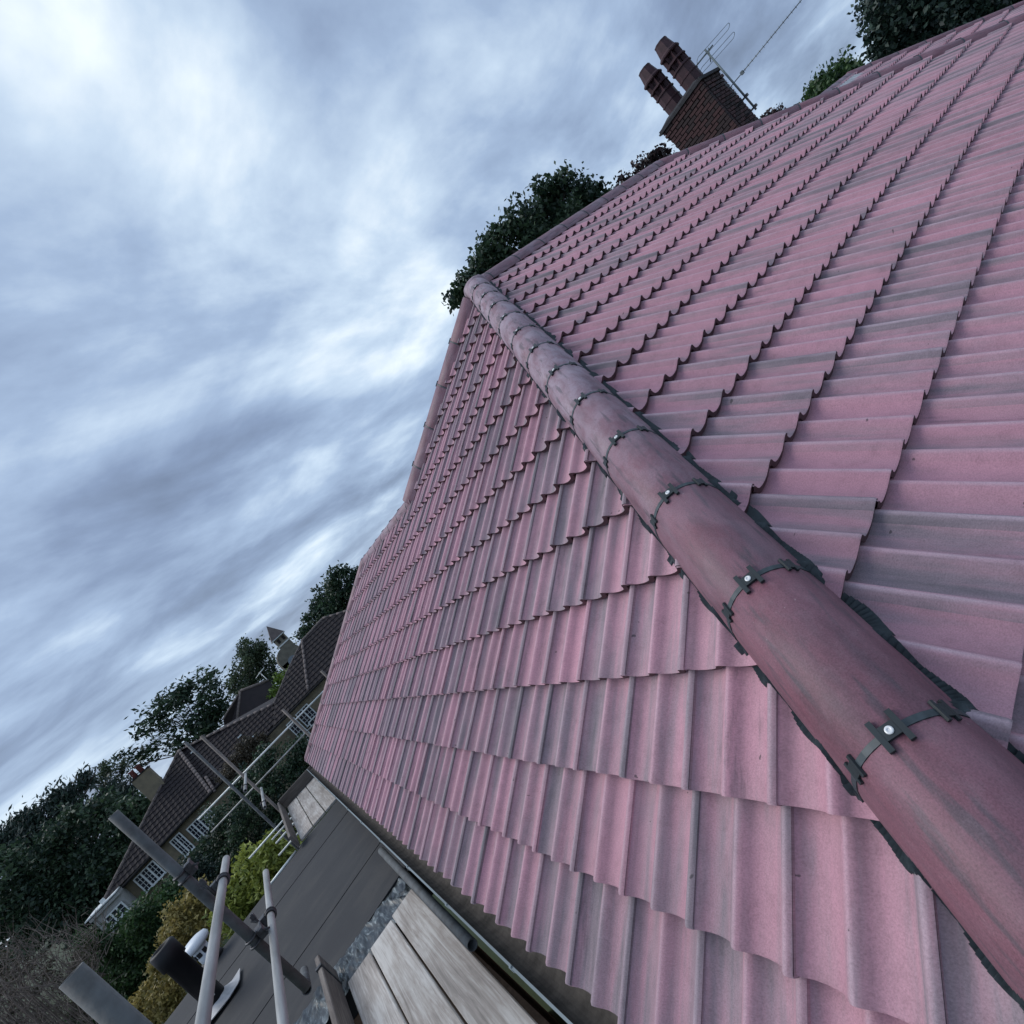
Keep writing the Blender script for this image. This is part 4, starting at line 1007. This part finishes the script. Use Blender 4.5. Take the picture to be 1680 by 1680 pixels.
# gutter and wall of the front
xl, xr = PY(180, 1480, YN).x, PY(560, 1080, YN).x
MB().tube([PY(176, 1482, YN-.42), V(PY(300, 1345, YN-.42).x, YN-.42, zg-.05), V(xr, YN-.42, zg+.0)], .09, 8).obj('gutter', M_MORT, nb)
mb = MB(); mb.box(((xl+xr)/2, YN+3.2, (GROUND+zg-.1)/2), (xr-xl-.4, 6.2, zg-.1-GROUND)); mb.obj('wall', M_BUFF, nb)
mb = MB()
bp = [V(xl, YN+6.5, zg), V(xr, YN+6.5, zg)]
mb.add([gl, crest, r2R, h3t, r3, r3R, V(xr, YN+6.6, zg), V(xl, YN+6.6, zg)], [(0, 1, 7), (1, 2, 6, 7), (2, 3, 6), (3, 4, 6), (4, 5, 6)]); mb.obj('back_slope', M_NROOF, nb)
WHITE_BAND = MB()
def casement(tl, tr, bl, y, lights, cols=2, rws=4, nm='window'):
    a, b, c = PY(*tl, y), PY(*tr, y), PY(*bl, y)
    x0, x1 = sorted((a.x, b.x)); z1, z0_ = (a.z+b.z)/2, c.z
    W_, H_ = x1-x0, z1-z0_
    fr = MB(); fw_ = .075; y0 = y-.06
    for x in (x0, x1): fr.box((x, y0, (z0_+z1)/2), (fw_, .10, H_+fw_))
    for z in (z0_, z1): fr.box(((x0+x1)/2, y0, z), (W_-fw_-.004, .10, fw_))
    for i in range(1, lights): fr.box((x0+W_*i/lights, y0-.003, (z0_+z1)/2), (fw_*1.25, .10, H_-fw_-.004))
    o = fr.obj(nm, M_WHITE, nb)
    gb = MB(); lw = W_/lights
    for i in range(lights):
        for c_ in range(1, cols): gb.box((x0+lw*(i+c_/cols), y0+.012, (z0_+z1)/2), (.026, .04, H_-fw_))
        for r_ in range(1, rws): gb.box((x0+lw*(i+.5), y0+.010, z0_+H_*r_/rws), (lw-fw_, .04, .026))
    gb.obj('glazing_bar', M_WHITE, o)
    p = MB(); p.box(((x0+x1)/2, y0+.045, (z0_+z1)/2), (W_-.01, .02, H_-.01)); p.obj('pane', M_GLASS, o)
    s_ = MB(); s_.box(((x0+x1)/2, y0-.06, z0_-.05), (W_+.15, .16, .05)); s_.obj('sill', M_WHITE, o)
    return o
casement((218, 1442), (252, 1413), (242, 1461), YN, 3)
casement((279, 1381), (294, 1366), (304, 1405), YN, 2)
casement((306, 1360), (341, 1326), (329, 1382), YN, 4)
casement((484, 1172), (504, 1156), (506, 1189), YN, 2, 2, 4)
casement((470, 1190), (482, 1178), (490, 1211), YN-.35, 1, 3, 4)
casement((506, 1186), (531, 1160), (522, 1203), YN-.5, 2, 2, 2)
casement((497, 1206), (504, 1199), (503, 1218), YN-.55, 1, 2, 2)
# white and grey flat roofed annex at the left end
ax0, ax1 = PY(138, 1513, YN-1.5), PY(190, 1462, YN-1.5)
mb = MB(); zt = (ax0.z+ax1.z)/2-.02
mb.box(((ax0.x+ax1.x)/2, YN-.3, zt-.03), (ax1.x-ax0.x, 2.6, .07)); ann = mb.obj('annex_roof', M_WHITE, nb)
mb = MB(); mb.box(((ax0.x+ax1.x)/2+.1, YN-.3, zt-.20), (ax1.x-ax0.x-.1, 2.5, .17)); mb.obj('annex_fascia', M_GREYP, nb)
mb = MB(); mb.box(((ax0.x+ax1.x)/2+.1, YN-.2, (GROUND+zt-.3)/2), (ax1.x-ax0.x-.2, 2.3, zt-.3-GROUND)); mb.obj('wall', M_GREYP, nb)
casement((171, 1507), (200, 1480), (183, 1520), YN-1.40, 3, 1, 2)
mb = MB(); q_ = PY(168, 1478, YN-1.2); mb.box(q_, (.22, .2, .22)); mb.obj('gutter_end', M_WHITE, nb)
for (px, py) in ((316, 1233), (393, 1208), (416, 1207)):
    q_ = RA(px, py, .2); mb = MB(); mb.box(q_, (.32, .08, .09)); mb.obj('snow_guard', M_WHITE, nb)
# its buff chimney
yc = YN+2.2
a, b, c, d = PY(215, 1284, yc), PY(245, 1259, yc), PY(275, 1292, yc), PY(258, 1325, yc)
x0, x1 = (a.x+d.x)/2, (b.x+c.x)/2; zt = (a.z+b.z)/2; zb_ = min(c.z, d.z)-.6
mb = MB(); mb.box(((x0+x1)/2, yc+.4, (zt+zb_)/2), (x1-x0, .8, zt-zb_)); nch = mb.obj('chimney', M_BUFF, nb)
mb = MB(); mb.box(((x0+x1)/2, yc+.4, zt+.05), (x1-x0+.10, .9, .09)); mb.obj('chimney_cap', M_MORT, nch)
for f in (.30, .68):
    MB().lathe([(.17, .10), (.15, .55), (.19, .58), (.19, .64), (.12, .64)], (x0+(x1-x0)*f, yc+.3, zt), 12).obj('chimney_pot', M_POT2, nch)
mb = MB(); mb.box((x1-.32, yc-.05, d.z+.15), (.62, .06, .34)); mb.obj('lead_flashing', M_LEAD, nch)

# second brown roof and the little tower beyond
y2 = 66.
rb = thing('house', 'plain brown hipped roof beyond the middle of the brown pantiled house', 'house', (PY(420, 1150, y2).x, y2+3, GROUND))
a, b, c, d = PY(394, 1134, y2+2), PY(441, 1116, y2+2), PY(470, 1150, y2), PY(386, 1205, y2)
mb = MB(); bk = V(0, 5, -2.4)
mb.add([a, b, c, d, a+bk, b+bk], [(0, 1, 2, 3), (0, 4, 5, 1)]); e = PY(366, 1180, y2); e2_ = PY(372, 1212, y2)
mb.add([a, d, e2_, e], [(0, 1, 2, 3)]); mb.obj('roof', M_NROOF, rb)
m0 = MB(); m0.tube([a, b], .16, 8); m0.tube([a, d], .14, 8); m0.tube([e, a.lerp(e, .15)], .1, 6); m0.obj('ridge_tiles', M_NRIDGE, rb)
mb = MB(); mb.box(((c.x+d.x)/2, y2+3, (GROUND+d.z-.2)/2), (abs(c.x-d.x), 5.5, d.z-.2-GROUND)); mb.obj('wall', M_BUFF, rb)
yt = 78.
tw = thing('tower', 'small stone turret with pointed cap beside the tall brown roof', 'tower', (PY(475, 1090, yt).x, yt+1, GROUND))
ap, cl_, cr_ = PY(437, 1026, yt), PY(447, 1054, yt), PY(465, 1034, yt)
ez = (cl_.z+cr_.z)/2; ex = (cl_.x+cr_.x)/2; hw_ = (cr_.x-cl_.x)/2*1.0
az = ap.z
m0 = MB(); q4 = [V(ex+i*hw_, yt+1+j*hw_, ez) for i, j in ((-1, -1), (1, -1), (1, 1), (-1, 1))]
m0.add(q4+[V(ex, yt+1, az)], [(0, 1, 4), (1, 2, 4), (2, 3, 4), (3, 0, 4), (3, 2, 1, 0)]); m0.obj('roof', M_SPIRE, tw)
bz = PY(475, 1090, yt).z
MB().box((ex, yt+1, ez-.06), (hw_*2.06, hw_*2.06, .10)).obj('cornice', M_WHITE, tw)
MB().box((ex+.02, yt+1, (GROUND+ez-.15)/2), (hw_*1.55, hw_*1.55, ez-.15-GROUND)).obj('shaft', M_STONE, tw)
m0 = MB()
for i in (-.38, .38): m0.box((ex+.02+i*hw_, yt+1-hw_*.79, ez-.55), (hw_*.36, .08, .55))
m0.obj('opening', M_MORT, tw)
MB().box((ex+.02, yt+1, ez-1.15), (hw_*1.8, hw_*1.8, .16)).obj('string_course', M_WHITE, tw)
gd = PY(480, 1078, yt-1)
m0 = MB(); gx, gz = PY(470, 1066, yt-1).x, PY(470, 1066, yt-1).z
m0.lathe([(1.55, -.6), (1.55, 1.4)], (gd.x-.15, yt, gd.z+.25), 28, Matrix.Rotation(math.pi/2, 3, 'X'), False)
m0.box((gd.x-.15, yt-.4, (gd.z+GROUND)/2), (3.1, 2., gd.z-GROUND)); m0.obj('gable', M_STONE, tw)
m0 = MB(); m0.lathe([(.62, 0), (.62, .12)], (gd.x-.25, yt-1.41, gd.z-.35), 24, Matrix.Rotation(math.pi/2, 3, 'X'), False); m0.obj('round_window', M_DISH, tw)
# thin garden pole aerial near the lime bush
m0 = MB(); p_ = PY(428, 1105, 70); q_ = PY(444, 1122, 70)
po = thing('roof_aerial', 'thin pale aerial in front of the slim tree left of the tower', 'aerial', (p_.x, 70, q_.z-2))
m0.tube([V(p_.x, 70, p_.z), V(p_.x, 70, q_.z-2)], .035, 6); m0.obj('mast', M_STEELL, po)
m0 = MB(); [m0.tube([V(p_.x-.6+.15*i, 70, p_.z+.05*i), V(p_.x-.2+.3*i, 70, p_.z+.05*i+.1)], .03, 5) for i in range(4)]; m0.tube([V(p_.x-.7, 70, p_.z), V(p_.x+.6, 70, p_.z+.2)], .03, 5); m0.obj('element', M_STEELL, po)
